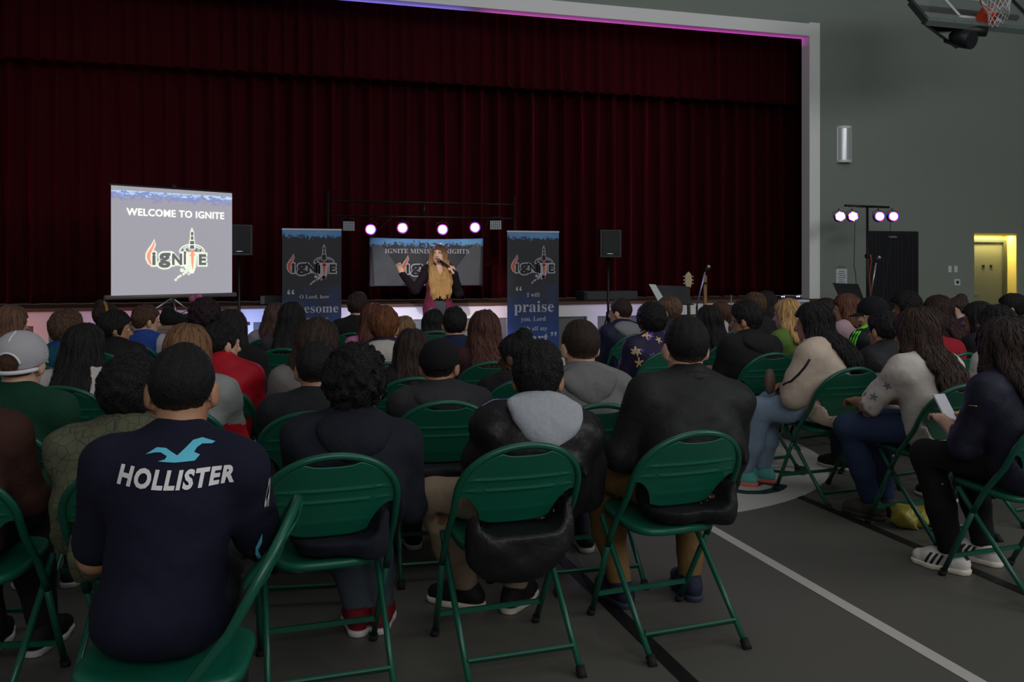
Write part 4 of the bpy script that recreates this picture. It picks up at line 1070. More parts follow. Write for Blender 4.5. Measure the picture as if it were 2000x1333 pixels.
def par(px, z, y, top, label, group, tilt=-8, pan=0, rad=.068, mix=0):
    c = at(px, z, y)
    t = thing('par_light', label, 'stage light', c, math.radians(pan), group)
    e = bpy.data.objects.new('x', None)
    M_ = Matrix.Rotation(math.radians(tilt), 3, 'X')
    T = lambda *p: M_ @ Vector(p)
    g = G(); g.tube([T(0, -.05, 0), T(0, .02, 0), T(0, .09, 0), T(0, .12, 0)], rad, 24, rs=[rad + .006, rad + .004, rad * .8, rad * .4]); g.build('housing', M_BLACK, t)
    g = G(); g.cyl(T(0, -.052, 0), T(0, -.056, 0), rad * .80, 28); g.build('lens', M_LENS, t)
    gs = [G(), G(), G()]
    for k in range(18):
        a = 2 * math.pi * k / 18; gs[(k // 2) % 2 if mix == 0 else k % 3].ball(T(rad * .9 * math.cos(a), -.054, rad * .9 * math.sin(a)), rad * .14, 8, 5)
    for i_, (q, m) in enumerate(zip(gs, (M_LB, M_LR, M_LO))):
        if q.v:
            q.tube([T((rad * (.9 - .03 * i_)) * math.cos(2 * math.pi * k / 36), -.0525, (rad * (.9 - .03 * i_)) * math.sin(2 * math.pi * k / 36)) for k in range(36)], .0022, 5, closed=True); q.build('led_ring', m, t)
    hgt = top - c.z
    g = G(); g.tube([(-rad - .009, .02, 0), (-rad - .009, .02, hgt * .55), (0, .02, hgt * .72), (rad + .009, .02, hgt * .55), (rad + .009, .02, 0)], .004, 8); g.cyl((0, .02, hgt * .7), (0, .02, hgt - .012), .008, 8); g.build('yoke', M_BLACKM, t)
    return t, c
LG = 'lit stage lights on the bar behind the speaker'
pars = []
for px, y, lb in ((724, 450, 'lit round stage light hanging leftmost on the bar behind the speaker'), (786, 447, 'lit round stage light second from left on bar, above the raised hand'), (864, 450, 'lit round stage light hanging directly above the head of the speaker'), (927, 446, 'lit round stage light hanging rightmost on the bar behind the speaker')):
    zz = YB / (CT - ST * (px - 1000) / FPX) - .04; pars.append(par(px, zz, y, 2.037, lb, LG, -8, -8)[1])
for px, y, lb in ((681, 442, 'unlit grid-faced strobe panel hanging at the left end of the bar'), (968, 440, 'unlit grid-faced strobe panel hanging at the right end of the bar')):
    c = at(px, YB / (CT - ST * (px - 1000) / FPX) - .02, y)
    t = thing('strobe_panel', lb, 'stage light', c, math.radians(12 if px < 800 else -12), 'strobe panels')
    g = G(); g.box((0, .03, 0), (.165, .07, .135), None, .008); g.build('housing', M_BLACK, t)
    g = G()
    for i in range(6):
        for j in range(5): g.box((-.064 + i * .0256, -.008, -.048 + j * .024), (.017, .006, .016))
    fo = g.build('led_grid', mat('clear_led', (190, 196, 200), .2, metal=.2), t)
    g = G(); g.tube([(-.09, .03, 0), (-.09, .03, .10), (0, .03, .12), (.09, .03, .10), (.09, .03, 0)], .006, 8); g.cyl((0, .03, .11), (0, .03, 2.028 - c.z), .007, 8); g.build('yoke', M_BLACKM, t)

# cloth banner behind the speaker
q0 = on_y(722, 11.38); q1 = on_y(943, 11.38); bw = q1.x - q0.x; zt = HC - (465 - HZ) * 11.5 / FPX; zb = HC - (559 - HZ) * 11.5 / FPX
t = thing('cloth_banner', 'wide dark cloth banner behind the speaker, reading Ignite Ministry Nights', 'banner', ((q0.x + q1.x) / 2, 11.38, 0))
def cloth_banner_mat():
    m = banner_mat('cloth_banner_print', bw, zt); nt = m.node_tree; N = nt.nodes; L = nt.links
    return m
n = 40; V = []; Q = []
for j in range(21):
    for i in range(n + 1):
        u = i / n; v = j / 20; sag = .018 * math.sin(math.pi * u) * (v - .2)
        V.append((-bw / 2 + bw * u, .012 * math.sin(u * 21 + v * 3), zb + (zt - zb) * v - sag * (1 if j == 20 else .6)))
for j in range(20):
    for i in range(n): a = j * (n + 1) + i; Q.append((a, a + 1, a + n + 2, a + n + 1))
sh = mesh_np('printed_sheet', V, Q, cloth_banner_mat(), t); so = sh.modifiers.new('thickness', 'SOLIDIFY'); so.thickness = .003
cx = lambda u, v, d: (u, -.018 - d, v)
line_text(sh, cx, .001, 'IGNITE MINISTRY NIGHTS', mat('silver_print', (168, 166, 176), .6), -.0, zt - .205, 1.13, .004, True)
logo(sh, cx, -.03, zb + .22, .62, 0, M_PW, M_PK, M_PO)
g = G()
for sgn in (-1, 1):   # printed light beams
    g = G(); g.prism([(sgn * bw * .48, zt - .10), (sgn * bw * .40, zt - .10), (sgn * bw * .14, zb + .01), (sgn * bw * .46, zb + .01)][::sgn], 0, .0006, lambda u, v, d: (u, -.0155 - d, v))
    g.build('printed_beam', mat('grey_beam_print', (70, 73, 78), .6, var=.3, bscale=5, bump='noise', bstr=.0), sh, fix=True)
for sgn in (-1, 1):
    for zz in (zt - .03, zb + .03):
        g = G(); g.tube([(sgn * (bw / 2 - .01), 0, zz), (sgn * (bw / 2 + .03), .02, zz + .01)], .004, 6); g.build('tie_cord', M_BLACK, t)
    g = G(); g.tube([(sgn * (bw / 2 - .01), 0, zt - .01), (sgn * (bw / 2 - (.26 if sgn < 0 else -.05)), YB - 11.38, 2.031)], .003, 6); g.build('hanging_cord', M_BLACK, t)

# loudspeakers
def loudspeaker(px, z, ytop, ybot, lab, slab, tilt):
    c = at(px, z); h0 = HC - (ybot - HZ) * z / FPX; h1 = HC - (ytop - HZ) * z / FPX; hh = h1 - h0
    s_ = thing('speaker_stand', slab, 'stand', (c.x, c.y, 0), 0, 'loudspeaker stands')
    g = G(); g.cyl((0, 0, .12), (0, 0, h0 - .0), .0175, 12); g.build('pole', M_BLACKM, s_)
    g = G(); g.cyl((0, 0, .72), (0, 0, .80), .03, 12); g.build('collar', M_BLACK, s_)
    for a in (20, 140, 260):
        x, y = math.cos(math.radians(a)) * .26, math.sin(math.radians(a)) * .26 * (.8); g = G(); g.tube([(x * .06, y * .06, .74), (x, y, .014)], .012, 8); g.build('leg', M_BLACKM, s_)
    t = thing('loudspeaker', lab, 'loudspeaker', (c.x, c.y, h0 + .001), math.radians(tilt), 'loudspeakers')
    g = G(); W_ = .285; D_ = .24
    g.prism([(-W_ / 2, -D_ / 2), (W_ / 2, -D_ / 2), (W_ * .36, D_ / 2), (-W_ * .36, D_ / 2)], 0, hh, lambda u, v, d: (u, v, d)); g.build('cabinet', M_BLACK, t, fix=True)
    g = G(); g.box((0, -D_ / 2 - .004, hh * .52), (W_ * .80, .012, hh * .88), None, .008); g.build('grille', mat('perforated_grille', (30, 32, 32), .6, bump='noise', bscale=300, bstr=.4), t)
    g = G(); g.ball((-W_ * .05, -D_ / 2 - .010, hh * .12), (.045, .004, .009), 14, 8); g.build('badge', M_SILVER, t)
loudspeaker(467, 10.68, 440, 499, 'black loudspeaker on a pole beside the projection screen', 'black tripod speaker stand beside the projection screen', 8)
loudspeaker(1188, 11.5, 450, 503, 'black loudspeaker on a pole right of the praise banner', 'black tripod speaker stand right of the praise banner', -6)

# second light stand by the dark door
c0 = at(1694, 12.7)
t = thing('light_stand', 'black T-bar light stand in front of the dark door', 'lighting stand', c0, math.radians(8)); hb = 2.275
g = G(); g.cyl((0, 0, .10), (0, 0, hb), .018, 12); g.build('pole', M_BLACKM, t)
g = G(); g.box((0, 0, 1.55), (.06, .05, .06), None, .008); g.build('collar', M_BLACK, t)
g = G(); g.cyl((-.43, 0, hb), (.43, 0, hb), .018, 12); g.build('cross_bar', M_BLACKM, t)
for a in (30, 150, 270):
    x, y = math.cos(math.radians(a)) * .45, math.sin(math.radians(a)) * .45; g = G(); g.tube([(0, 0, .62), (x, y, .014)], .012, 8); g.build('leg', M_BLACKM, t)
g = G(); g.tube([(-.29, -.05, 2.10), (-.295, -.04, 1.7), (-.29, -.03, 1.40), (-.26, -.03, 1.30), (-.20, -.02, .6), (-.02, -.02, .12)], .005, 6); g.tube([(.43, -.03, 2.1), (.42, -.02, 1.6), (.25, -.01, .7), (.02, -.01, .2)], .004, 6); g.build('power_cord', M_BLACK, t)
for px, mix, lb in ((1639, 1, 'multicoloured round light hanging leftmost on the T-bar by the dark door'), (1664.5, 1, 'lit round light hanging second on the T-bar, left of its pole'), (1716, 0, 'lit round light hanging just right of the pole of the T-bar'), (1743, 0, 'lit round light hanging rightmost on the T-bar by the dark door')):
    par(px, 12.66, 424, hb - .018, lb, 'lit lights on the T-bar', -6, -22, .070, mix)

# wall things
def onwall(px, py): return on_y(px, YS, py)
c = onwall(1647, 283)
t = thing('wall_sconce', 'silver half-round wall sconce on the grey wall', 'wall lamp', c); n = 20; gp = G(); V = []
arc = [(.122 * math.cos(math.pi * k / n), -.105 * math.sin(math.pi * k / n)) for k in range(n + 1)]
g = G(); g.prism(arc, -.245, .245, lambda u, v, d: (u, v, d)); g.build('shade', mat('satin_sconce', (214, 216, 218), .25, metal=.35), t, fix=True)
g = G()
for zz in (-.262, .262): g.prism([(x * 1.04, y * 1.06) for x, y in arc], zz - .018, zz + .018, lambda u, v, d: (u, v, d))
g.build('end_band', mat('white_metal', (228, 228, 226), .4), t, fix=True)
g = G()
for x in (-.123, .123): g.box((x, -.014, 0), (.018, .026, .50))
g.build('side_rail', mat('white_metal', (228, 228, 226), .4), t)
c = onwall(1643, 541)
t = thing('wall_notice', 'white framed notice sheet on the grey wall beside the stage', 'notice', (c.x, YS - .006, c.z))
g = G(); g.box((0, 0, 0), (.20, .008, .25)); g.build('sheet', mat('paper', (206, 212, 214), .8), t)
g = G()
for k, (w_, x) in enumerate(((.10, 0), (.13, -.01), (.12, .01), (.14, 0), (.09, -.01), (.13, 0))): g.box((x, -.005, .085 - k * .033), (w_, .003, .010))
g.build('printed_line', mat('print_grey', (96, 100, 108), .8), t)
g = G(); g.box((0, 0, .145), (.19, .008, .02)); g.box((0, 0, .168), (.10, .008, .018)); g.build('heading_strip', mat('paper2', (120, 126, 126), .8), t)
for px, lb in ((1855, 'white light switch plate on the grey wall, farther from the doorway'), (1866.5, 'white light switch plate on the grey wall, nearer the doorway')):
    c = onwall(px, 526); t = thing('light_switch', lb, 'light switch', (c.x, YS - .004, c.z), 0, 'light switches')
    g = G(); g.box((0, 0, 0), (.062, .008, .105), None, .003); g.build('plate', M_WHITE, t); g = G(); g.box((0, -.006, 0), (.024, .008, .05)); g.build('rocker', M_WHITE, t)
c = onwall(1868, 552); t = thing('thermostat', 'square white thermostat below the light switches', 'thermostat', (c.x, YS - .012, c.z))
g = G(); g.box((0, 0, 0), (.115, .024, .105), None, .006); g.build('body', M_WHITE, t); g = G(); g.box((0, -.013, .004), (.055, .004, .05)); g.build('display', mat('dim_display', (60, 66, 62), .3), t)
c = at(1997, 13.9, 414); t = thing('wall_box', 'small dark box mounted on the side wall above the doorway', 'wall box', (12.27, c.y, c.z)); g = G(); g.box((0, 0, 0), (.06, .16, .16), None, .01); g.build('case', mat('navy_plastic', (26, 28, 44), .5), t)

# basketball hoop folded back, and the lamps under it
hc_ = at(1925, 11.0, 50); tl = math.radians(41)
t = thing('basketball_hoop', 'glass basketball backboard with orange rim and white net, folded up overhead', 'basketball hoop', hc_)
up = Vector((0, math.sin(tl), math.cos(tl))); nn = Vector((0, -math.cos(tl), math.sin(tl)))
B3 = lambda x, v, d: Vector((x, 0, 0)) + up * v + nn * d
RB = Matrix((Vector((1, 0, 0)), -nn, up)).transposed()
def bxl(g, c, d): g.box(B3(*c), d, RB)
M_GLASS = bpy.data.materials.new('clear_glass'); M_GLASS.use_nodes = True
_b = M_GLASS.node_tree.nodes['Principled BSDF']; _b.inputs['Transmission Weight'].default_value = .95; _b.inputs['Roughness'].default_value = .02; _b.inputs['IOR'].default_value = 1.2; _b.inputs['Base Color'].default_value = (.85, .9, .88, 1)
g = G(); bxl(g, (0, .535, 0), (1.80, .012, 1.05)); g.build('backboard_glass', M_GLASS, t)
g = G(); bxl(g, (0, 1.06, 0), (1.83, .04, .04)); bxl(g, (-.90, .53, 0), (.04, .04, 1.07)); bxl(g, (.90, .53, 0), (.04, .04, 1.07)); bxl(g, (0, .02, 0), (1.83, .04, .04)); bxl(g, (0, .36, -.06), (1.6, .06, .05)); g.build('board_frame', mat('dark_frame', (40, 42, 44), .5, metal=.3), t)
g = G(); bxl(g, (0, -.03, .0), (1.87, .075, .075)); 
for k in range(7): bxl(g, (-.78 + k * .26, -.03, .04), (.02, .004, .06))
g.build('bottom_pad', mat('grey_green_pad', (104, 116, 112), .7), t)
for x in (-.925, .925): g = G(); bxl(g, (x, .17, 0), (.05, .075, .42)); g.build('corner_pad', mat('dark_pad', (54, 58, 58), .7), t)
g = G()
for x in (-.305, .305): bxl(g, (x, .38, .010), (.05, .004, .46))
for v in (.15, .61): bxl(g, (0, v, .010), (.66, .004, .05))
g.build('target_square', mat('white_paint', (220, 220, 220), .6), t)
M_RIM = mat('orange_rim', (222, 66, 30), .4)
g = G(); g.prism([(-.11, .02), (.11, .02), (.07, .16), (-.07, .16)], .012, .15, lambda u, v, d: B3(u, v, d)); ring = []
for k in range(33): a = 2 * math.pi * k / 32; ring.append(B3(.2286 * math.cos(a), .15, .40 + .2286 * math.sin(a)))
g.tube(ring[:-1], .010, 8, closed=True); g.build('rim', M_RIM, t, fix=True)
g = G()
for k in range(12):
    for sgn in (1, -1):
        pts = []
        for j in range(7):
            f_ = j / 6; a = 2 * math.pi * (k + sgn * .5 * j) / 12; rr = .2286 * (1 - .42 * min(1, f_ * 1.6))
            q = B3(rr * math.cos(a), .15, .40 + rr * math.sin(a)); pts.append(q + Vector((0, 0, -.34 * f_)))
        g.tube(pts, .005, 5)
g.build('net', mat('white_cord', (214, 214, 212), .8), t)
g = G()
for x in (-.35, .35): q = B3(x, .8, -.05); g.tube([q, q + Vector((0, .35, .5)), q + Vector((0, .5, 2.5))], .035, 10)
g.build('support_arm', mat('dark_frame', (40, 42, 44), .5, metal=.3), t)
sl = at(1868, 10.95, 66)
t = thing('overhead_spotlight', 'black overhead lamp cluster hanging under the basketball backboard', 'stage light', sl)
pxm = 10.95 / FPX
V3 = lambda dx, dy, dep=0.: Vector((CT * dx * pxm + ST * dep, -ST * dx * pxm + CT * dep, -dy * pxm))
g = G(); a, b_, c_ = V3(-66, -24), V3(6, 26), V3(14, -16); g.v = []; 
vs = [a, b_, c_, a + V3(0, 0, .06), b_ + V3(0, 0, .09), c_ + V3(0, 0, .09)]; g.add(vs, [(0, 2, 1), (3, 4, 5), (0, 1, 4, 3), (1, 2, 5, 4), (2, 0, 3, 5)]); g.build('mount_arm', M_BLACKM, t, fix=True)
g = G(); g.tube([V3(-12, 2, .10), V3(4, 10, 0), V3(17, 19, -.16)], .10, 24, rs=[.075, .105, .112]); g.build('lamp_can', M_BLACK, t)
g = G(); d_ = (V3(17, 19, -.16) - V3(4, 10, 0)).normalized(); g.cyl(V3(17, 19, -.16), V3(17, 19, -.16) + d_ * .006, .098, 24); g.build('lamp_face', mat('dark_glass', (34, 34, 40), .15), t)
g = G(); g.tube([V3(-4, -8, .03), V3(30, -7, .0), V3(56, -2, -.04)], .07, 16, rs=[.06, .075, .06]); g.build('second_can', M_BLACK, t)
g = G(); g.tube([V3(0, -2), V3(10, 4), V3(26, 2)], .02, 10); g.ball(V3(20, 2), .03, 10, 6); g.build('clamp', M_SILVER, t)
g = G(); g.cyl(V3(-2, -8), V3(-2, -26), .014, 8); g.build('drop_rod', M_BLACKM, t)

# things on and before the stage
zst = ZS + .001
def stagebox(name, px0, px1, Y, h, d, m, label, cat, end=None):
    a, b = on_y(px0, Y), on_y(px1, Y); t = thing(name, label, cat, ((a.x + b.x) / 2, Y + d / 2, zst))
    g = G(); g.box((0, 0, h / 2), (b.x - a.x, d, h), None, .012); g.build('case', m, t)
    g = G(); g.box((-(b.x - a.x) / 2 + .03, -d / 2 - .004, h / 2), (.05, .008, h * .8)); g.build('end_plate', end or M_BLACKM, t)
stagebox('equipment_case', 508, 590, 11.66, .125, .35, M_BLACK, 'low black equipment case on the stage edge behind the awesome banner', 'case', mat('grey_plate', (120, 120, 122), .5))
stagebox('stage_monitor', 1140, 1246, 11.85, .13, .34, mat('charcoal_box', (52, 56, 58), .6), 'long low charcoal monitor box on the stage behind the right loudspeaker', 'stage monitor')
def music_stand(px0, px1, z, y0, y1, label, sheet=None, yaw=0):
    c = at((px0 + px1) / 2, z); hw_ = (px1 - px0) / 2 * z / FPX; h0, h1 = HC - (y1 - HZ) * z / FPX, HC - (y0 - HZ) * z / FPX
    t = thing('music_stand', label, 'music stand', (c.x, c.y, 0), math.radians(yaw), 'music stands')
    k = .16
    g = G(); g.prism([(-hw_, h1), (hw_ * .94, h1 - .02), (hw_, h0), (-hw_ * .82, h0 + .03)][::-1], -.004, .004, lambda u, v, d: (u, d + (v - h0) * -.45 * -1, v)); g.box((.02, -.03, h0 + .012), (hw_ * 1.8, .06, .012)); dk = g.build('desk', mat('black_desk', (16, 16, 20), .5), t, fix=True)
    g = G(); g.cyl((0, .05, .25), (0, .05, h0 + .12), .014, 10); g.build('post', M_BLACKM, t)
    for a in (30, 150, 270):
        x, y = math.cos(math.radians(a)) * .3, math.sin(math.radians(a)) * .3; g = G(); g.tube([(0, .05, .30), (x, .05 + y, .012)], .009, 8); g.build('leg', M_BLACKM, t)
    if sheet:
        g = G(); g.prism([(-hw_ - .02, h1 + .01), (-hw_ + .07, h1 + .005), (-hw_ + .15, h0 + .08), (-hw_ + .06, h0 + .06)][::-1], -.012, -.009, lambda u, v, d: (u, d + (v - h0) * .45, v))
        o = g.build('music_sheet', mat('paper', (206, 212, 214), .8), None, fix=True); o.location = (c.x, c.y, 0); tag(o, 'white paper sheet leaning at the left of the black music desk', 'paper')
music_stand(1274, 1356, 10.9, 557, 597, 'black music stand with white sheet beside the guitar', True)
music_stand(1632, 1697, 12.1, 553, 592, 'black music stand before the wall notice and T-bar', False, 6)
# guitar on its wooden stand
c = at(1346, 11.25)
t = thing('guitar', 'electric guitar standing upright, pale headstock above the music stand', 'guitar', (c.x, c.y, 0))
g = G(); g.tube([(0, 0, .45), (-.0, .02, 1.14)], .022, 10); g.build('neck', mat('dark_wood', (70, 48, 34), .5), t)
g = G(); g.prism([(-.03, 1.13), (.03, 1.13), (.05, 1.22), (.035, 1.30), (.0, 1.335), (-.045, 1.29), (-.05, 1.20)], 0, .018, lambda u, v, d: (u, d + .012, v)); hd = g.build('headstock', mat('pale_wood', (196, 180, 140), .5), t, fix=True)
for k in range(3):
    for sg in (-1, 1): g = G(); g.ball((sg * .062, .02, 1.18 + k * .045), (.014, .007, .009), 8, 6); g.build('tuning_peg', mat('cream_peg', (200, 190, 160), .4), hd)
f = Field((-.24, -.05, .05), (.24, .05, .60), .014); f.ell((0, 0, .24), (.17, .035, .15), None, .05); f.ell((-.10, 0, .40), (.07, .03, .09), None, .05); f.ell((.10, 0, .38), (.07, .03, .08), None, .05)
f.mesh('guitar_body', mat('dark_body', (52, 20, 16), .3), t)
g = G(); g.tube([(-.09, .10, .0), (-.05, .05, .10), (0, .04, .40)], .012, 8); g.tube([(.09, .10, .0), (.05, .05, .10), (0, .04, .40)], .012, 8); g.tube([(0, -.12, 0), (0, .03, .16)], .012, 8)
o = g.build('guitar_stand', M_BLACKM, None); o.location = (c.x, c.y + .06, 0); tag(o, 'low black stand holding the guitar', 'stand')
c = at(1377, 11.5); t = thing('wooden_post', 'tan wooden post stand with dark clamp beside the microphone', 'stand', (c.x, c.y, 0)); h_ = HC - (538 - HZ) * 11.5 / FPX
g = G(); g.box((0, 0, h_ / 2 + .01), (.045, .03, h_ - .02), None, .005); g.build('post', mat('tan_wood', (150, 112, 74), .6, var=.2, bscale=10), t); g = G(); g.box((0, 0, 1.18), (.06, .05, .03)); g.build('clamp', M_BLACKM, t); g = G(); g.box((0, 0, .012), (.16, .16, .024)); g.build('base', mat('tan_wood', (150, 112, 74), .6, var=.2, bscale=10), t)
def mic_stand(x0, y0, x1, y1, z, label, colr):
    a = at(x0, z, y0); b = at(x1, z, y1); t = thing('microphone_stand', label, 'microphone stand', (a.x, a.y, 0), 0, 'microphone stands')
    rel = lambda p: (p.x - a.x, p.y - a.y, p.z)
    g = G(); g.tube([rel(a), rel(b)], .011, 8); g.build('boom', colr, t); g = G(); g.cyl((0, 0, .02), rel(a), .013, 10); g.build('pole', M_BLACKM, t)
    g = G(); g.cyl((0, 0, 0), (0, 0, .025), .14, 24); g.build('base', M_BLACKM, t)
    d = (b - a).normalized(); g = G(); q = Vector(rel(b)); v = Vector((.5 * d.x + .02, -.3, .35)).normalized()
    m = thing('microphone', label.replace('stand', 'held in its stand clip').replace('microphone', 'vocal microphone', 1), 'microphone', (b.x, b.y, b.z), 0, 'stand microphones')
    g.tube([Vector((0, 0, .012)) - v * .06, Vector((0, 0, .012)) + v * .06], .014, 10, rs=[.009, .016]); g.build('handle', M_BLACK, m); g = G(); g.ball(Vector((0, 0, .012)) + v * .075, .026, 12, 8); g.build('grille_ball', M_SILVER, m)
mic_stand(1361, 597, 1377, 532, 10.75, 'microphone stand with shiny slanted boom before the wooden post', mat('chrome_boom', (170, 170, 215), .25, metal=.6))
mic_stand(1700, 582, 1711, 513, 12.3, 'microphone stand with pale boom before the dark door', M_SILVER)
g = G(); a = at(1700, 12.45, 497); g.tube([a, at(1702, 12.45, 510), at(1698, 12.45, 540), at(1700, 12.45, 575), at(1697, 12.45, 620), at(1697, 12.5, 690)], .008, 8)
o = g.build('orange_cord', mat('orange_cord', (190, 70, 40), .6)); tag(o, 'orange cord hanging down the T-bar light stand pole', 'cord')
# white cart with lit gear
a, b = at(1504, 11.2), at(1560, 11.2); t = thing('white_cart', 'white topped cart at the right end of the stage', 'cart', ((a.x + b.x) / 2, a.y - .1, 0)); h_ = HC - (585 - HZ) * 11.2 / FPX
g = G(); g.box((0, 0, h_ - .015), (.40, .40, .03), None, .006); g.build('top', mat('cart_white', (206, 208, 218), .5), t); g = G(); g.box((0, 0, h_ / 2), (.36, .36, h_ - .03)); g.build('body', mat('cart_grey', (150, 154, 164), .6), t)
t2 = thing('sound_mixer', 'small black sound mixer with lit dots on the white cart', 'mixer', ((a.x + b.x) / 2 - .02, a.y - .1, h_ + .001)); g = G(); g.box((0, 0, .022), (.30, .22, .044), None, .006); g.build('case', M_BLACK, t2)
g = G()
for x in (-.12, -.09, .10, .13): g.ball((x, -.108, .04), .008, 8, 6)
g.build('indicator_led', mat('led_white', (200, 190, 255), .3, emit=(190, 170, 255), estr=6), t2)
c = at(1428, 11.45); t = thing('cymbal_stand', 'thin cymbal on a chrome stand near the stage front', 'cymbal', (c.x, c.y, 0)); hq = HC - (600 - HZ) * 11.45 / FPX
g = G(); g.cyl((0, 0, .3), (0, 0, hq + .16), .009, 8); g.build('pole', M_SILVER, t); g = G(); g.tube([(0, 0, hq - .006), (0, 0, hq), (0, 0, hq + .012), (0, 0, hq + .03)], .1, 24, rs=[.16, .155, .06, .01]); g.build('cymbal_disc', mat('brass', (150, 124, 70), .3, metal=.9), t)
for q in (30, 150, 270): x, y = math.cos(math.radians(q)) * .25, math.sin(math.radians(q)) * .25; g = G(); g.tube([(0, 0, .34), (x, y, .01)], .008, 6); g.build('leg', M_SILVER, t)

# ------------------------------------------------------------------ lamps of the show
for i, (c, col) in enumerate(zip(pars, ((.55, .45, 1), (.5, .4, 1), (.6, .4, 1), (.7, .4, 1)))):
    spot('par_beam', c + Vector((0, -.08, 0)), c + Vector((.0, -4, -1.1)), 26, col, 70, .8, .05)
# wash on the stage front from floor lamps behind the seats' front row
for px, col, pw in ((-10, (1, .12, .16), 4), (200, (.95, .36, .75), 4.2), (300, (1, .34, .5), 3), (490, (.34, .42, 1), 15), (700, (.72, .62, 1), 9), (800, (.6, .58, 1), 9), (985, (.95, .6, .95), 6), (1240, (.7, .5, 1), 5)):
    p = on_y(px, 10.9); spot('floor_wash', (p.x, p.y, .35), (p.x, 11.5, .82), pw * 1.5, col, 115, 1., .05)
a = area('soffit_wash', (5.6, 11.74, 4.80), (5.6, 11.62, 6.5), 5.2, .05, 3.6, (1, .10, .85))
a = area('soffit_wash_blue', (1.6, 11.74, 4.80), (1.6, 11.62, 6.5), 2.4, .05, 2.6, (.25, .2, 1))
area('alcove_lamp', (11.68, YS + .10, 1.915), (11.68, YS + .13, 0), .78, .08, 13.0, (1, .84, .36))
t_ = at(1660, 12.6, 420)
spot('curtain_wash', t_ + Vector((-.05, -.05, -.02)), (5.0, 12.6, 3.0), 95, (1, .62, .80), 75, .9, .06)
spot('curtain_wash', (-4.6, 10.9, .35), (-3.4, 12.6, 2.2), 60, (1, .12, .30), 60, 1., .06)

# ------------------------------------------------------------------ the audience
BLK = (22, 19, 19); DBR = (44, 32, 26); BRN = (74, 52, 38); LBR = (104, 74, 50); RED = (98, 54, 36); BLO = (168, 132, 84)
PALE = (206, 162, 136); TAN = (176, 128, 98); DARK = (92, 60, 44)
# back row
P1 = person('person in navy long-sleeved shirt with white and light blue back print, nearest the camera', 357, 672, 2.38, 'person in navy shirt with white back print', w=.95, g=1.12, lean=17, slouch=.045, rot=-6, hy=2, hp=-6, crot=91, chair=False,
            hair=('crew', BLK, 0), skin=TAN, top=('tee', (23, 24, 42)), sleeve='34', arms=((.07, .10, -.27), (-.05, .22, -.04)), legs=(30, 30, 34), collar='crew', side=2, shift=(.0, -.02), hem=.40, seatw=(-.165, 2.335, 82), ankles=((-.15, .33), (.11, .33)))
place_chair(-.165, 2.335, math.radians(82), '', 'green folding chair turned sideways under the person in the printed navy shirt')
P2 = person('person with short black hair in olive quilted jacket, beside the printed navy shirt', 258, 680, 2.93, 'person in olive quilted jacket', w=1.02, lean=12, cdx=.09, ankles=((-.03, .40), (.15, .40)), hy=-6, hair=('afro', BLK, 0), hairbias=-.022, skin=DARK, top=('jacket', (84, 86, 64)), collar='stand', legs=(26, 26, 30), arms='knees', shoes=(26, 26, 28), sole=(206, 204, 198))
P3 = person('person with curly black hair in dark navy hooded jacket', 695, 672, 3.09, 'person with curly black hair', w=.98, lean=5, side=5, cdx=-.075, cdy=.02, hy=-8, hair=('curly', BLK, 0), skin=PALE, top=('hoodie', (28, 31, 40)), hood=(27, 30, 38), legs=(70, 76, 84), shoes=(120, 22, 34), sole=(206, 200, 196), knees=((-.08, .40), (.08, .40)), ankles=((.03, .36), (.125, .37)), crot=2)
P4 = person('person with short black hair and large pale grey hood over a black satin jacket', 1051, 666, 3.27, 'person with pale grey hood', w=1.0, lean=5, side=7, cdx=-.10, cdy=.02, tail=True, hem=.36, hoodw=.275, hoodup=.045, hy=-14, hair=('quiff', BLK, 0), skin=TAN, top=('bomber', (28, 27, 29)), hood=(160, 164, 170), legs=(150, 130, 108), shoes=(26, 24, 24), sole=(226, 216, 200), knees=((-.335, .25), (.10, .40)), ankles=((-.17, .46), (.03, .40)), toes=(55, -40), crot=2)
P5 = person('large person in plain black jacket and khaki trousers', 1339, 620, 3.50, 'large person in black jacket', w=1.09, g=1.12, lean=7, side=5, cdx=-.09, cdy=.02, slouch=.05, hy=-4, hair=('crew', BLK, 0), hairbias=.003, skin=PALE, top=('jacket', (33, 33, 34)), collar='fold', legs=(118, 90, 54), shoes=(34, 36, 58), sole=(44, 46, 66), knees=((-.24, .36, .54), (.22, .40)), ankles=((-.16, .29), (.16, .29)), arms='wide', arm2='lap', crot=4, toes=(10, -5))
P6 = person('person with very long dark brown hair, black trousers and white striped trainers', 1957, 622, 3.92, 'person in white striped trainers', w=.98, lean=12, hy=-14, hair=('wavy', (40, 29, 25), .66), skin=PALE, top=('jacket', (34, 34, 50)), legs=(20, 20, 22), shoes=(216, 210, 204), sole=(226, 218, 200), knees=((-.16, .38), (.10, .42)), ankles=((-.12, .28), (.12, .31)), toes=(22, 12), arms='phone', crot=3)
P0 = person('person in dark brown sweater at the left edge of the hall', -84, 655, 2.92, 'person in dark brown sweater', w=1.12, g=1.08, lean=12, cdx=.09, ankles=((-.03, .40), (.15, .40)), hair=('short', BLK, 0), skin=TAN, top=('sweater', (62, 38, 30)), legs=(30, 28, 30), arms='lap', shoes=(24, 24, 26), sole=(206, 204, 198))
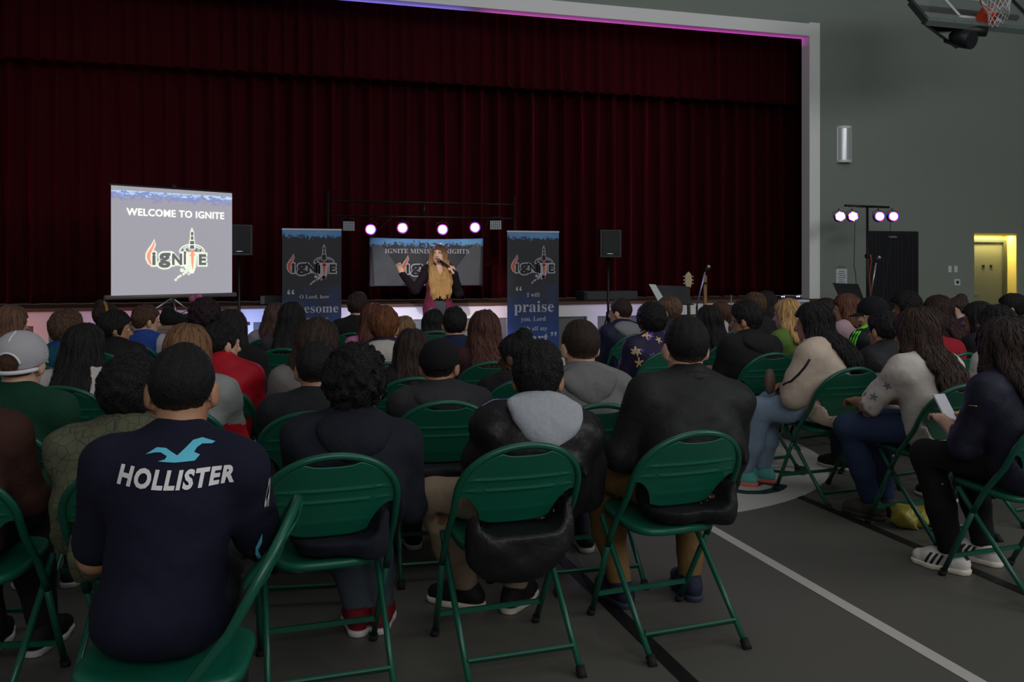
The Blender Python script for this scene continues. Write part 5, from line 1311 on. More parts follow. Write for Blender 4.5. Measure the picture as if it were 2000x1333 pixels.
# second row
person('person in white mesh cap worn backwards and dark green shirt', 41, 652, 3.62, 'person in white mesh cap', w=1.04, hy=12, hair=('crew', BRN, 0), skin=PALE, top=('tee', (20, 60, 44)), collar='crew', legs=(40, 44, 60))
P8 = person('person with straight light brown hair in grey jacket with red hood', 368, 634, 4.05, 'person in grey and red jacket', w=1.0, lean=10, hair=('bob', LBR, .12), skin=PALE, top=('jacket', (138, 142, 138)), hood=(178, 20, 34), legs=(50, 54, 66))
P9 = person('person with close-cropped black hair in black shirt beside the curly-haired one', 618, 668, 3.87, 'person with close-cropped black hair', ankles=((-.1, .30), (.1, .30)), w=1.02, lean=9, hy=4, hair=('crew', BLK, 0), skin=TAN, top=('sweater', (34, 35, 38)), legs=(34, 36, 44), collar='crew')
P10 = person('person in black knitted cap and charcoal hooded jacket', 858, 664, 4.15, 'person in black knitted cap', w=1.0, lean=8, hy=-10, hair=('crew', BLK, 0), skin=TAN, top=('hoodie', (48, 48, 50)), hood=(50, 50, 52), legs=(40, 42, 52))
P11 = person('person with short brown hair in grey hooded sweatshirt, behind the big black jacket', 1133, 626, 4.08, 'person in grey hooded sweatshirt', w=.98, lean=8, hy=8, hair=('crew', DBR, 0), hairbias=.003, skin=PALE, top=('hoodie', (118, 118, 116)), hood=(112, 112, 110), legs=(60, 64, 76))
P13 = person('person with long black ponytail in cream knitted sweater and light blue jeans', 1588, 590, 5.40, 'person in cream sweater', w=1.12, g=1.15, lean=10, hy=2, face=30, hair=('wavy', BLK, .40), hairbias=-.004, skin=TAN, top=('puffy', (196, 178, 160)), legs=(128, 146, 166), shoes=(92, 170, 160), sole=(226, 110, 96), knees=((-.15, .37), (.06, .40)), ankles=((-.06, .52), (.10, .46)), arms='cross', crot=4)
P14 = person('person with long brown hair in white floral sweatshirt and dark blue jeans', 1786, 604, 4.72, 'person in white floral sweatshirt', w=1.05, lean=12, face=6, hair=('wavy', (48, 34, 28), .52), skin=TAN, top=('hoodie', (196, 188, 180)), legs=(44, 56, 84), shoes=(74, 66, 56), sole=(60, 54, 46), knees=((-.22, .36), (.02, .42)), ankles=((-.075, .33), (.07, .35)), crot=3, arms='knees')
# third row
P12 = person('person with braided black hair and gold hoop earring, face turned left', 1008, 646, 4.91, 'person with gold hoop earring', w=.92, hy=50, hair=('bun', BLK, 0), skin=DARK, top=('sweater', (30, 26, 30)), legs=(40, 36, 44), eyes=True, arm2='chin')
P15 = person('person with long black hair in white striped shirt, sitting before the white cap', 166, 632, 4.62, 'person in white striped shirt', w=.98, hair=('long', BLK, .42), skin=TAN, top=('tee', (196, 186, 182)), legs=(40, 44, 56))
P16 = person('person with short black hair in bright red jacket', 434, 628, 4.78, 'person in bright red jacket', w=.92, hs=.93, hy=-38, lean=14, hair=('short', BLK, 0), skin=PALE, top=('jacket', (176, 18, 36)), collar='stand', legs=(28, 28, 34), eyes=True)
P17 = person('person with thick dark brown hair in fuzzy grey jacket', 622, 627, 4.62, 'person in fuzzy grey jacket', w=.95, hy=-22, hair=('bob', DBR, .16), hairbias=.012, skin=PALE, top=('puffy', (116, 110, 108)), legs=(44, 44, 54))
P18 = person('person with long straight dark brown hair, between the knitted cap and curly hair', 806, 641, 4.95, 'person with long straight dark brown hair', w=.92, ankles=((-.1, .31), (.1, .31)), hair=('long', (40, 28, 24), .46), skin=PALE, top=('sweater', (36, 32, 36)), legs=(40, 40, 48))
P31 = person('person in black peaked cap and black track jacket with neon green stripes', 1704, 582, 7.00, 'person in neon striped track jacket', w=1.2, hs=1.08, hy=55, hair=('crew', BLK, 0), skin=PALE, top=('jacket', (26, 28, 30)), legs=(30, 30, 34), collar='crew', eyes=True)
P32 = person('person with black hair and white collar in black and grey jacket', 1724, 607, 5.85, 'person with white collar', w=1.0, hy=-10, hair=('short', BLK, 0), skin=TAN, top=('jacket', (36, 36, 38), (176, 176, 182)), collar='fold', legs=(36, 40, 58), cdy=.028)
P39 = person('person with dark hair in red hooded sweatshirt', 1812, 600, 6.25, 'person in red hooded sweatshirt', w=1.1, hair=('short', DBR, 0), skin=TAN, top=('hoodie', (150, 26, 38)), hood=(150, 26, 38), legs=(40, 44, 56), face=-8)
# fourth row and on
P19 = person('person with long wavy auburn brown hair down the back, before the black navy-shirted head', 946, 606, 5.72, 'person with long wavy auburn hair', w=.94, hair=('wavy', (70, 42, 34), .56), skin=PALE, top=('sweater', (60, 34, 40)), legs=(44, 44, 56))
P25 = person('person with glasses and black hair in black hooded jacket', 1456, 588, 6.25, 'person with glasses and black hood', w=1.08, hy=32, hair=('quiff', BLK, 0), skin=TAN, top=('hoodie', (30, 30, 31)), hood=(34, 34, 35), legs=(40, 40, 48), eyes=True)
P55 = person('person with short black hair and protruding ears in navy shirt', 888, 600, 6.52, 'person in navy shirt with bare ears', w=.94, hair=('short', BLK, 0), skin=PALE, top=('tee', (34, 40, 66)), legs=(40, 44, 56), collar='crew')
P52 = person('person with reddish brown bowl hair and light grey hood over navy jacket', 750, 598, 5.69, 'person with light grey hood over navy', w=.90, hair=('mop', (92, 54, 30), 0), skin=PALE, top=('jacket', (34, 38, 60)), hood=(176, 172, 164), legs=(44, 48, 60))
P51 = person('person with long reddish hair in magenta-lit top beside the bowl-haired one', 730, 592, 6.49, 'person with long reddish hair', w=.86, hair=('long', (84, 46, 38), .36), skin=PALE, top=('sweater', (190, 110, 150)), legs=(44, 44, 56))  # magenta light is put into the cloth colour of the top
P50 = person('person with short dark hair in plain black shirt right of the awesome banner', 699, 571, 8.05, 'person in plain black shirt', w=1.0, hair=('short', DBR, 0), skin=PALE, top=('tee', (28, 28, 30)), legs=(40, 44, 56), collar='crew')
P53 = person('person with dark blond shoulder-length hair below the cloth banner', 789, 618, 7.34, 'person with dark blond hair', w=.88, hair=('bob', (112, 84, 56), .14), skin=PALE, top=('sweater', (60, 48, 44)), legs=(44, 44, 56))
P54 = person('person with black hair seated directly in front of the speaker', 846, 604, 8.26, 'person directly before the speaker', w=.92, hair=('bob', BLK, .14), skin=TAN, top=('sweater', (34, 30, 36)), legs=(44, 44, 56))
P48 = person('person with long brown hair in pale lavender-lit hooded sweatshirt', 541, 592, 7.41, 'person in pale hooded sweatshirt', w=.95, hair=('wavy', (70, 48, 44), .26), skin=PALE, top=('hoodie', (150, 140, 152)), legs=(60, 60, 80), face=6)  # lavender light is tinted into the grey cloth colour of the hoodie
P49 = person('person with long black hair in dark grey top below the awesome banner', 571, 590, 6.59, 'person in dark grey top', w=.90, hair=('long', BLK, .42), skin=PALE, top=('sweater', (66, 62, 66)), legs=(44, 44, 56), face=-6)
P47 = person('person with very long black hair in black top, right of the red jacket', 452, 604, 5.66, 'person with very long black hair', w=1.0, lean=12, hair=('long', (28, 20, 22), .55), skin=TAN, top=('tee', (28, 26, 28)), sleeve='half', legs=(30, 28, 32), arm2=((.10, .0, -.27), (.02, .10, -.20)))
P46 = person('person with dark curls and pink hair bow below the screen', 402, 582, 6.45, 'person with pink hair bow', w=.90, hair=('curly', (40, 26, 30), 0), skin=TAN, top=('sweater', (40, 32, 44)), legs=(44, 44, 56))
P45 = person('person with light brown hair in blue and white jersey', 286, 596, 7.19, 'person in blue and white jersey', w=.96, hy=-18, hair=('short', BRN, 0), skin=PALE, top=('tee', (44, 74, 150)), legs=(40, 44, 60), collar='crew')
P44 = person('person with patterned gold headband at the left below the screen', 208, 588, 7.87, 'person with gold headband', w=.86, hair=('bun', DBR, 0), skin=PALE, top=('sweater', (50, 34, 40)), legs=(44, 44, 56))
P43 = person('person with black hair and black top, left of the blue jersey', 226, 606, 6.36, 'person in black top with turned head', w=1.02, hy=-40, hair=('mop', BLK, 0), skin=TAN, top=('jacket', (26, 25, 27)), legs=(30, 30, 34), eyes=True)
P42 = person('person with brown hair in bright blue jacket', 131, 605, 5.48, 'person in bright blue jacket', w=.96, hair=('short', BRN, 0), skin=PALE, top=('jacket', (22, 66, 140)), hood=(22, 72, 90), legs=(40, 44, 60))
P41 = person('person with long light brown hair at the far left', 24, 596, 6.24, 'person with long light brown hair', w=.94, hair=('long', (92, 66, 50), .34), skin=PALE, top=('sweater', (44, 30, 34)), legs=(44, 44, 56))
P20 = person('person with black bun hair in black jacket covered in pale flowers', 1271, 588, 6.43, 'person in floral jacket', w=1.0, hair=('afro', BLK, 0), hairbias=-.012, skin=DARK, top=('jacket', (40, 32, 62)), legs=(30, 30, 48))
P21 = person('person with short brown hair and grey hood over navy jacket, by the right loudspeaker', 1211, 584, 7.89, 'person with grey hood by the right loudspeaker', w=.98, hy=24, hair=('crew', DBR, 0), skin=PALE, top=('jacket', (28, 32, 56)), hood=(124, 124, 128), legs=(30, 34, 60), eyes=True)
P22 = person('person with light brown bowl hair before the black music stand', 1306, 579, 8.22, 'person before the black music stand', w=.94, hy=20, hair=('mop', (88, 66, 50), 0), skin=PALE, top=('jacket', (36, 40, 42)), legs=(40, 44, 60))
P23 = person('person with long glossy black hair left of the glasses wearer', 1384, 597, 7.10, 'person with long glossy black hair', w=.92, hair=('long', BLK, .36), skin=TAN, top=('sweater', (34, 32, 38)), legs=(44, 44, 56))
P24 = person('person with brown braid in white top', 1406, 588, 8.71, 'person with brown braid', w=.84, hair=('braid', (78, 52, 36), .30), skin=PALE, top=('tee', (186, 184, 180)), legs=(44, 48, 70), face=-6)
P26 = person('person with brown hair right behind the glasses wearer', 1473, 571, 7.88, 'person with brown hair past the glasses wearer', ankles=((-.1, .29), (.1, .29)), w=.94, hy=-14, hair=('short', BRN, 0), skin=PALE, top=('sweater', (36, 34, 36)), legs=(44, 44, 56))
P27 = person('person with long dark hair and black coat before the white cart', 1494, 569, 8.98, 'person before the white cart', w=.96, hair=('long', (34, 24, 26), .26), skin=PALE, top=('jacket', (26, 24, 28)), legs=(40, 40, 48))
P28 = person('person with straight blond hair in green shirt', 1537, 583, 7.02, 'person in green shirt', w=.86, hy=10, hair=('long', BLO, .24), skin=PALE, top=('tee', (92, 120, 54)), legs=(44, 48, 70))
P29 = person('person with dark brown hair left of the auburn-haired one in pale pink', 1612, 583, 9.20, 'person left of the pale pink top', w=.88, hair=('bob', DBR, .10), skin=PALE, top=('sweater', (60, 44, 44)), legs=(44, 44, 56))
P30 = person('person with wavy auburn hair in pale pink top', 1652, 574, 7.90, 'person in pale pink top', w=1.0, hy=12, hair=('wavy', (92, 58, 42), .20), skin=PALE, top=('tee', (180, 152, 158)), legs=(44, 44, 56))
P33 = person('person with big bushy black hair before the dark door', 1768, 570, 8.50, 'person with big bushy black hair', w=.98, hair=('afro', (24, 20, 20), 0), hairbias=.010, skin=TAN, top=('jacket', (30, 30, 32)), legs=(40, 40, 48))
P34 = person('person with long dark brown hair below the thermostat, left of the hair knot', 1831, 578, 7.60, 'person left of the hair knot', w=.94, hair=('wavy', (48, 30, 28), .30), skin=PALE, top=('sweater', (40, 32, 36)), legs=(44, 44, 56))
P35 = person('person with pinned-up hair knot in dark blue top, face turned left', 1871, 577, 8.61, 'person with pinned-up hair knot', w=.84, hy=44, hair=('bun', (58, 42, 36), 0), skin=PALE, top=('sweater', (28, 34, 72)), legs=(44, 48, 70), eyes=True)
P36 = person('person with long black hair in front of the doorway', 1910, 590, 6.69, 'person in front of the doorway', w=.96, hair=('long', BLK, .40), skin=TAN, top=('sweater', (34, 32, 36)), legs=(44, 44, 56))
P37 = person('person with dark hair at the far right beside the doorway', 1976, 573, 7.56, 'person beside the doorway', w=.98, hair=('short', BLK, 0), skin=TAN, top=('jacket', (32, 30, 34)), legs=(40, 40, 48))
P38 = person('person with black hair in white shirt at the right, half hidden by long hair', 1972, 597, 5.08, 'person in white shirt', w=.98, hair=('short', BLK, 0), skin=TAN, top=('tee', (200, 196, 192)), legs=(40, 44, 56), shift=(-.1, 0))

# ------------------------------------------------------------------ the speaker
Sx = person('person with very long blond hair in maroon cardigan speaking into a microphone, one hand raised', 857, 479, 10.85, None, w=.86, g=.86, stand=True, chair=False, pz=.93, lean=0, slouch=.01, s=.97, h=.0075, rot=180, face=0,
            hair=None, skin=(226, 178, 156), top=('tee', (26, 22, 30)), legs=(74, 76, 86), shoes=(24, 22, 24), eyes=True, hy=-24, hp=4, vneck=True,
            arm2=((.15, .06, -.215), (.165, .06, .185)), arms=((.11, .03, -.255), (-.085, .17, .225)), sleeve='long',
            hands=(((.45, .22, .62), (-.6, .75, .1), 1.35), ((.35, .15, .9), (-.35, -.9, .2), .35)), hem=.74, wr=.002)

# ------------------------------------------------------------------ prints and personal things
CAM = Vector((0, 0, HC))
def first_hit(rec, target, px, py):
    """where the view line of a photo pixel meets a garment, in the wearer's own frame: point and outward normal"""
    Mi = (Matrix.Translation(rec['root'].location) @ Matrix.Rotation(rec['rot'], 4, 'Z')).inverted()
    a = Mi @ CAM; b = Mi @ at(px, 3.0, py); d = (b - a).normalized()
    bm = bmesh.new(); bm.from_mesh(target.data); t = BVHTree.FromBMesh(bm); bm.free()
    loc, n, i, ds = t.ray_cast(a, d)
    if loc is None: return None, None, d
    if n.dot(d) > 0: n = -n
    return loc, n, d
def place_print(rec, target, px, py, n_up=0.):
    p, n, d = first_hit(rec, target, px, py)
    if p is None: return None
    n = Vector((n.x, n.y, 0)).normalized()
    ux = Vector((0, 0, 1)).cross(n).normalized(); uy = Vector((0, 0, 1))
    return p, ux, uy, -n
def outline_ribbon(rec, target, name, m, pts_px, r, parent=None):
    pts = []
    for px, py in pts_px:
        p, n, d = first_hit(rec, target, px, py)
        if p is not None: pts.append(p + n * r * .3)
    if len(pts) > 1:
        g = G(); g.tube(pts, r, 6); return g.build(name, m, parent or target)
# back print of the navy shirt
pr = place_print(P1, P1['top'], 342, 935)
V, Fc = text_geo('HOLLISTER', 1, bold=.046, shear=.22, space=1.16); V = fit(V, (-.138, .138, -.0225, .0225))
V = [(u, v - .010 * math.cos(u * 9) + .010 - .05 * u) for u, v in V]
decal(P1, P1['top'], 'back_lettering', mat('white_print', (226, 222, 222), .7), V, Fc, pr[0] + Vector((0, 0, -.004)), pr[1], pr[2], pr[3])
gull = [(-.082, -.004), (-.056, .010), (-.034, .008), (-.006, -.008), (.012, .006), (.030, .022), (.052, .026), (.084, .016), (.076, .012), (.052, .013), (.040, .006), (.032, -.006), (.048, -.010), (.036, -.022), (-.010, -.022), (-.050, -.018), (-.034, -.014), (-.030, -.008), (-.046, .000), (-.060, .000)]
tri = [(0, 1, 19), (1, 18, 19), (1, 2, 18), (2, 17, 18), (2, 3, 17), (3, 16, 17), (3, 14, 16), (16, 14, 15), (3, 4, 14), (4, 12, 14), (12, 13, 14), (4, 11, 12), (4, 5, 11), (5, 10, 11), (5, 6, 10), (6, 9, 10), (6, 7, 9), (7, 8, 9)]
decal(P1, P1['top'], 'gull_print', mat('sky_blue_print', (96, 196, 222), .7), [(u * 1.0, v) for u, v in gull], tri, pr[0] + Vector((.008, 0, .056)), pr[1], pr[2], pr[3])
for (px, py), body, hgt, m in (((522, 962), 'C A', .04, mat('white_print', (226, 222, 222), .7)), ((505, 1075), '<', .05, mat('sky_blue_print', (96, 196, 222), .7))):
    q = place_print(P1, P1['top'], px, py)
    if q:
        V, Fc = text_geo(body, 1, bold=.03); V = fit(V, (-.008, .008, -hgt, hgt)); decal(P1, P1['top'], 'sleeve_print', m, V, Fc, q[0], q[1], q[2], q[3])

# trucker cap
def head_field(rec, pad, h):
    k = rec['k']; H = k['Hc']; f = Field(H - pad, H + pad, h); r, fw, u = k['Rh']; hs = k['hs']
    P = lambda x, y, z: H + (r * x + fw * y + u * z) * hs
    return f, P, [r, fw, u], hs
def cap(rec, m, mb, back_open, hue_btn=None):
    f, P, B, hs = head_field(rec, .24, .008); sg = -1 if back_open else 1
    f.ell(P(0, -.008, .040), tuple(x * hs for x in (.102, .119, .104)), B, 0)
    q = P(0, 0, .002); n = B[2] + B[1] * (-.24 if back_open else -.08); f.cut(-n, q)
    if back_open: f.ell(P(0, -.120, .010), tuple(x * hs for x in (.044, .05, .042)), B, 0, sub=True)
    crown = f.mesh('cap', m, rec['root'])
    f, P, B, hs = head_field(rec, .24, .008)
    y0 = .105
    for i in range(13):
        a = math.radians(-40 + 80 * i / 12); f.cap(P(.070 * math.sin(a), .080 * math.cos(a) + .02, .020), P(.065 * math.sin(a), .165 * math.cos(a) + .02, .002), .006, .004, .01)
    f.mesh('cap_brim', mb, crown)
    if back_open:
        pts = [P(.096 * math.sin(a), -.008 - .112 * math.cos(a), -.008 - .020 * math.cos(a)) for a in np.linspace(-1.2, 1.2, 15)]
        g = G(); g.tube(pts, .009, 8); g.build('cap_strap', mb, crown)
        pts = [P(.048 * math.sin(a), -.122 + .016 * (1 - math.cos(a)), .006 + .048 * math.cos(a)) for a in np.linspace(-1.57, 1.57, 13)]
        g = G(); g.tube(pts, .005, 8); g.tube([P(0, -.118, .058), P(0, -.098, .105), P(0, -.05, .140)], .005, 8); g.build('cap_piping', mat('white_piping', (226, 224, 224), .8), crown)
cap(PEOPLE[7], mat('white_mesh', (196, 192, 196), .9, bump='weave', bscale=120, bstr=.5, var=.15), mat('white_twill', (220, 218, 218), .8), True)
cap(P31, cloth((24, 24, 28)), cloth((20, 20, 22)), False)
# knitted cap
f, P, B, hs = head_field(P10, .2, .008)
f.ell(P(0, -.012, .034), tuple(x * hs for x in (.096, .112, .104)), B, 0); n = B[2] + B[1] * -.25; f.cut(-n, P(0, 0, .018))
f.D += (.0016 * np.sin(np.arctan2(f.X - P10['k']['Hc'][0], f.Y - P10['k']['Hc'][1]) * 40)).astype('f4')
f.mesh('knitted_cap', cloth((22, 22, 24), .95, 80), P10['root'])
# neon stripes of the track jacket
M_NEON = mat('neon_green', (96, 220, 40), .6, emit=None)
for dx in (-5, 0, 5):
    outline_ribbon(P31, P31['top'], 'neon_stripe', M_NEON, [(1700 + dx * .6, 634 + dx * .3), (1686 + dx, 640), (1674 + dx, 650), (1667 + dx, 664), (1663 + dx, 680), (1660 + dx, 700), (1657 + dx, 722)], .0075)
# red trim of the grey jacket
def blotches(rec, target, name, m, n, size, seed, px0, px1, py0, py1):
    r = random.Random(seed)
    for i in range(n):
        q = place_print(rec, target, r.uniform(px0, px1), r.uniform(py0, py1))
        if not q: continue
        s_ = size * r.uniform(.6, 1.3); V = [(0, 0)]; 
        for k in range(20):
            a = 2 * math.pi * k / 20; rr = s_ * (.62 + .38 * math.cos(5 * a + i)); V.append((rr * math.cos(a + i), rr * math.sin(a + i) * r.uniform(.9, 1.1)))
        decal(rec, target, name, m, V, [(0, k + 1, (k + 1) % 20 + 1) for k in range(20)], *q, maxe=.03)
blotches(P14, P14['top'], 'flower_print', mat('grey_flower', (112, 110, 128), .8), 9, .020, 3, 1690, 1740, 665, 790)
blotches(P14, P14['top'], 'pink_flower_print', mat('pink_flower', (206, 150, 156), .8), 4, .013, 8, 1690, 1735, 700, 800)
blotches(P20, P20['top'], 'flower_print', mat('pale_flower', (206, 176, 128), .8), 14, .034, 4, 1235, 1300, 632, 720)
blotches(P20, P20['top'], 'violet_flower_print', mat('violet_flower', (104, 70, 170), .8), 8, .028, 5, 1235, 1300, 632, 720)
# scrawled print on the pale hood
hd = [c for c in P52['top'].children if c.name.startswith('hood')][0]
outline_ribbon(P52, hd, 'hood_print', mat('dark_print', (60, 58, 60), .8), [(727, 655), (735, 661), (745, 664), (757, 658), (750, 653), (741, 657), (752, 662), (764, 652)], .0035)
# crossbody bag and strap of the cream sweater
outline_ribbon(P13, P13['top'], 'bag_strap', cloth((36, 28, 34), .6), [(1582, 702), (1572, 718), (1560, 732), (1546, 745), (1530, 752), (1515, 748), (1508, 742)], .007, P13['root'])
f = Field((-.09, -.07, -.02), (.09, .07, .24), .008); f.ell((0, 0, .082), (.060, .034, .082), None, 0); f.cut((0, 0, -1), (0, 0, .004))
b = f.mesh('crossbody_bag', mat('brown_speckled', (104, 84, 72), .8, bump='noise', bscale=160, bstr=.4, var=.5)); M_ = Matrix.Translation(P13['root'].location) @ Matrix.Rotation(P13['rot'], 4, 'Z')
kz = P13['k']; lap = Vector(kz['H'][0] * .22 + kz['K'][0] * .78) + Vector((-.01, .02, .086)); b.location = M_ @ lap; b.rotation_euler = (0, 0, P13['rot'] + .2); tag(b, 'small brown speckled bag on the lap of the cream sweater', 'bag')
# knitted side stripes of the shirt
for dx in (-4, 0, 4):
    outline_ribbon(P15, P15['top'], 'shoulder_stripe', mat('dark_print', (50, 50, 58), .8), [(135 + dx, 692), (122 + dx, 706), (112 + dx, 722), (104 + dx, 742)], .004)
    outline_ribbon(P15, P15['top'], 'shoulder_stripe', mat('dark_print', (50, 50, 58), .8), [(201 + dx, 696), (208 + dx, 704), (214 + dx, 716)], .004)
# hoop earring
k = P12['k']; H = k['Hc']; r_, f_, u_ = k['Rh']; g = G(); c = H + (-r_ * .088 + f_ * .005 - u_ * .060)
g.tube([c + f_ * .018 * math.cos(a) + u_ * .018 * math.sin(a) for a in np.linspace(0, 6.28, 20)[:-1]], .0022, 6, closed=True); g.build('hoop_earring', mat('gold', (226, 176, 90), .25, metal=.9), P12['root'])
# glasses
for rec in (P25, P5):
    k = rec['k']; H = k['Hc']; r_, f_, u_ = k['Rh']; hs = k['hs']; g = G()
    for sg in (-1, 1):
        c = H + (r_ * sg * .032 + f_ * .108 + u_ * .004) * hs
        g.tube([c + (r_ * .024 * math.cos(a) + u_ * .018 * math.sin(a)) for a in np.linspace(0, 6.28, 18)[:-1]], .0022, 6, closed=True)
        g.tube([H + (r_ * sg * .058 + f_ * .106 + u_ * .008) * hs, H + (r_ * sg * .084 + f_ * .05 + u_ * .010) * hs, H + (r_ * sg * .092 - f_ * .005 + u_ * .008) * hs], .0022, 6)
    g.tube([H + (r_ * -.009 + f_ * .110 + u_ * .006) * hs, H + (r_ * .009 + f_ * .110 + u_ * .006) * hs], .002, 6)
    g.build('glasses', M_BLACK, rec['root'])
# headband, bow
k = P44['k']; H = k['Hc']; r_, f_, u_ = k['Rh']; g = G()
g.tube([H + r_ * .098 * math.sin(a) + f_ * (.01 - .03 * abs(math.sin(a)) * 0) + u_ * (.03 + .112 * math.cos(a)) - f_ * .05 for a in np.linspace(-1.7, 1.7, 17)], .014, 8); g.build('headband', mat('gold_pattern', (150, 112, 60), .7, bump='noise', bscale=90, bstr=.4, var=.6), P44['root'])
k = P46['k']; H = k['Hc']; r_, f_, u_ = k['Rh']; f = Field(H - .22, H + .24, .010); c = H - r_ * .075 - f_ * .02 + u_ * .125
f.ell(c - r_ * .03 + u_ * .02, (.034, .02, .030), [r_, f_, u_], .01); f.ell(c + r_ * .02 + u_ * .035, (.030, .02, .028), [r_, f_, u_], .01); f.ell(c, (.016, .018, .016), None, .01)
f.mesh('hair_bow', cloth((190, 104, 140)), P46['root'])
# quilting lines of the olive jacket
qm = bpy.data.materials.new('olive_quilting'); qm.use_nodes = True; nt = qm.node_tree; N = nt.nodes; L = nt.links; b_ = N['Principled BSDF']; b_.inputs['Roughness'].default_value = .8
tc = N.new('ShaderNodeTexCoord'); vo = N.new('ShaderNodeTexVoronoi'); vo.feature = 'DISTANCE_TO_EDGE'; vo.inputs['Scale'].default_value = 26; L.new(tc.outputs['Object'], vo.inputs['Vector'])
cr = N.new('ShaderNodeValToRGB'); cr.color_ramp.elements[0].color = lin((44, 46, 36)) + (1,); cr.color_ramp.elements[1].color = lin((88, 90, 68)) + (1,); cr.color_ramp.elements[1].position = .045; L.new(vo.outputs['Distance'], cr.inputs[0]); L.new(cr.outputs[0], b_.inputs['Base Color'])
P2['top'].data.materials[0] = qm
# lower grey block of the two-tone jacket, grey yoke panels
def tint(rec, target, m, test):
    me = target.data; me.materials.append(m)
    for p in me.polygons:
        if test(p.center): p.material_index = 1
tint(P32, P32['top'], cloth((150, 148, 150)), lambda c: c.z < .72)
tint(P8, P8['top'], cloth((172, 18, 36)), lambda c: c.x > .02 and abs(c.z - .70 - c.x * -.25) < .045)
tint(P45, P45['top'], cloth((170, 168, 176)), lambda c: abs(c.x) > .16)
# striped trainers
for i, so in enumerate([c for c in P6['root'].children if c.name.startswith('shoe')]):
    A = P6['k']['A'][i]; t_ = P6['k']['toe'][i]; lat = np.array((-t_[1], t_[0], 0))
    for side in (1, -1):
        for j in range(3):
            cpt = Vector(A * (1, 1, 0) + t_ * (.030 + .026 * j) + np.array((0, 0, .052))); w_, hh = .0065, .026
            V = [(-w_ + .014, -hh), (w_ + .014, -hh), (w_ - .014, hh), (-w_ - .014, hh)]
            decal(P6, so, 'stripe', mat('black_print', (18, 17, 18), .6), V, [(0, 1, 2, 3)], cpt + Vector(lat) * side * .2, Vector(t_), Vector((0, 0, 1)), Vector(lat) * -side, lift=.002, maxe=.01)
    V = [(-.018, -.018), (.018, -.018), (.018, .018), (-.018, .018)]
    decal(P6, so, 'heel_tab', mat('black_print', (18, 17, 18), .6), V, [(0, 1, 2, 3)], Vector(A * (1, 1, 0) - t_ * .3 + np.array((0, 0, .088))), Vector(lat) * -1, Vector((0, 0, 1)), Vector(t_), lift=.002, maxe=.01)
outline_ribbon(P6, P6['top'], 'gold_zip', mat('gold', (226, 176, 90), .25, metal=.9), [(1893, 792), (1900, 793), (1909, 794)], .003)
# phone in the hands of the long-haired one
k = P6['k']; wpos = (k['W'][0] + k['W'][1]) / 2 + np.array((0, .10, .03))
ph = thing('phone', 'phone with pale case held by the long-haired person in striped trainers', 'phone', P6['root'].location + Matrix.Rotation(P6['rot'], 3, 'Z') @ Vector(wpos), P6['rot'])
g = G(); g.box((0, 0, .02), (.075, .010, .15), Matrix.Rotation(-.6, 3, 'X'), .004); g.build('case', mat('pale_case', (196, 196, 206), .4), ph)
# yellow tag on a backrest
c = P14['chair']; br = [o for o in c.children if o.name.startswith('backrest')][0]
g = G(); g.box((.02, panel_y(.665, .02) - .012, .668), (.085, .004, .024)); g.build('yellow_tag', mat('yellow_tag', (176, 134, 30), .6), c)
# things left on the floor
p = at(1793, 4.72); f = Field((-.2, -.12, -.01), (.2, .12, .2), .008)
for a, r in (((-.04, 0, .05), (.10, .06, .055)), ((.06, .01, .035), (.10, .05, .035)), ((-.09, .0, .07), (.05, .05, .06)), ((.12, -.01, .02), (.05, .03, .02))): f.ell(a, r, None, .06)
wrinkle(f, .009, 12); f.D += (.012 * np.abs(np.sin(38 * f.X + 30 * f.Y + 2 * np.sin(25 * f.Z))) + .010 * np.abs(np.sin(45 * f.Z - 28 * f.X + 20 * f.Y)) - .012).astype('f4'); f.D += (.004 * np.sin(70 * f.X + 50 * f.Z + 4 * np.sin(30 * f.Y))).astype('f4'); f.cut((0, 0, -1), (0, 0, .003))
b = f.mesh('snack_bag', mat('yellow_green_foil', (168, 156, 64), .45, bump='noise', bscale=14, bstr=.4, var=.5)); b.location = (p.x, p.y, 0); b.rotation_euler = (0, 0, -.1); tag(b, 'crumpled yellow and green bag on the floor by the striped trainers', 'bag')
p = at(1690, 5.02); g = G(); g.box((0, 0, .018), (.12, .05, .034), None, .004); b = g.build('carton', mat('pale_carton', (150, 148, 146), .7)); b.location = (p.x, p.y, 0); b.rotation_euler = (0, 0, -.15); tag(b, 'small pale box on the floor under the floral sweatshirt', 'box')

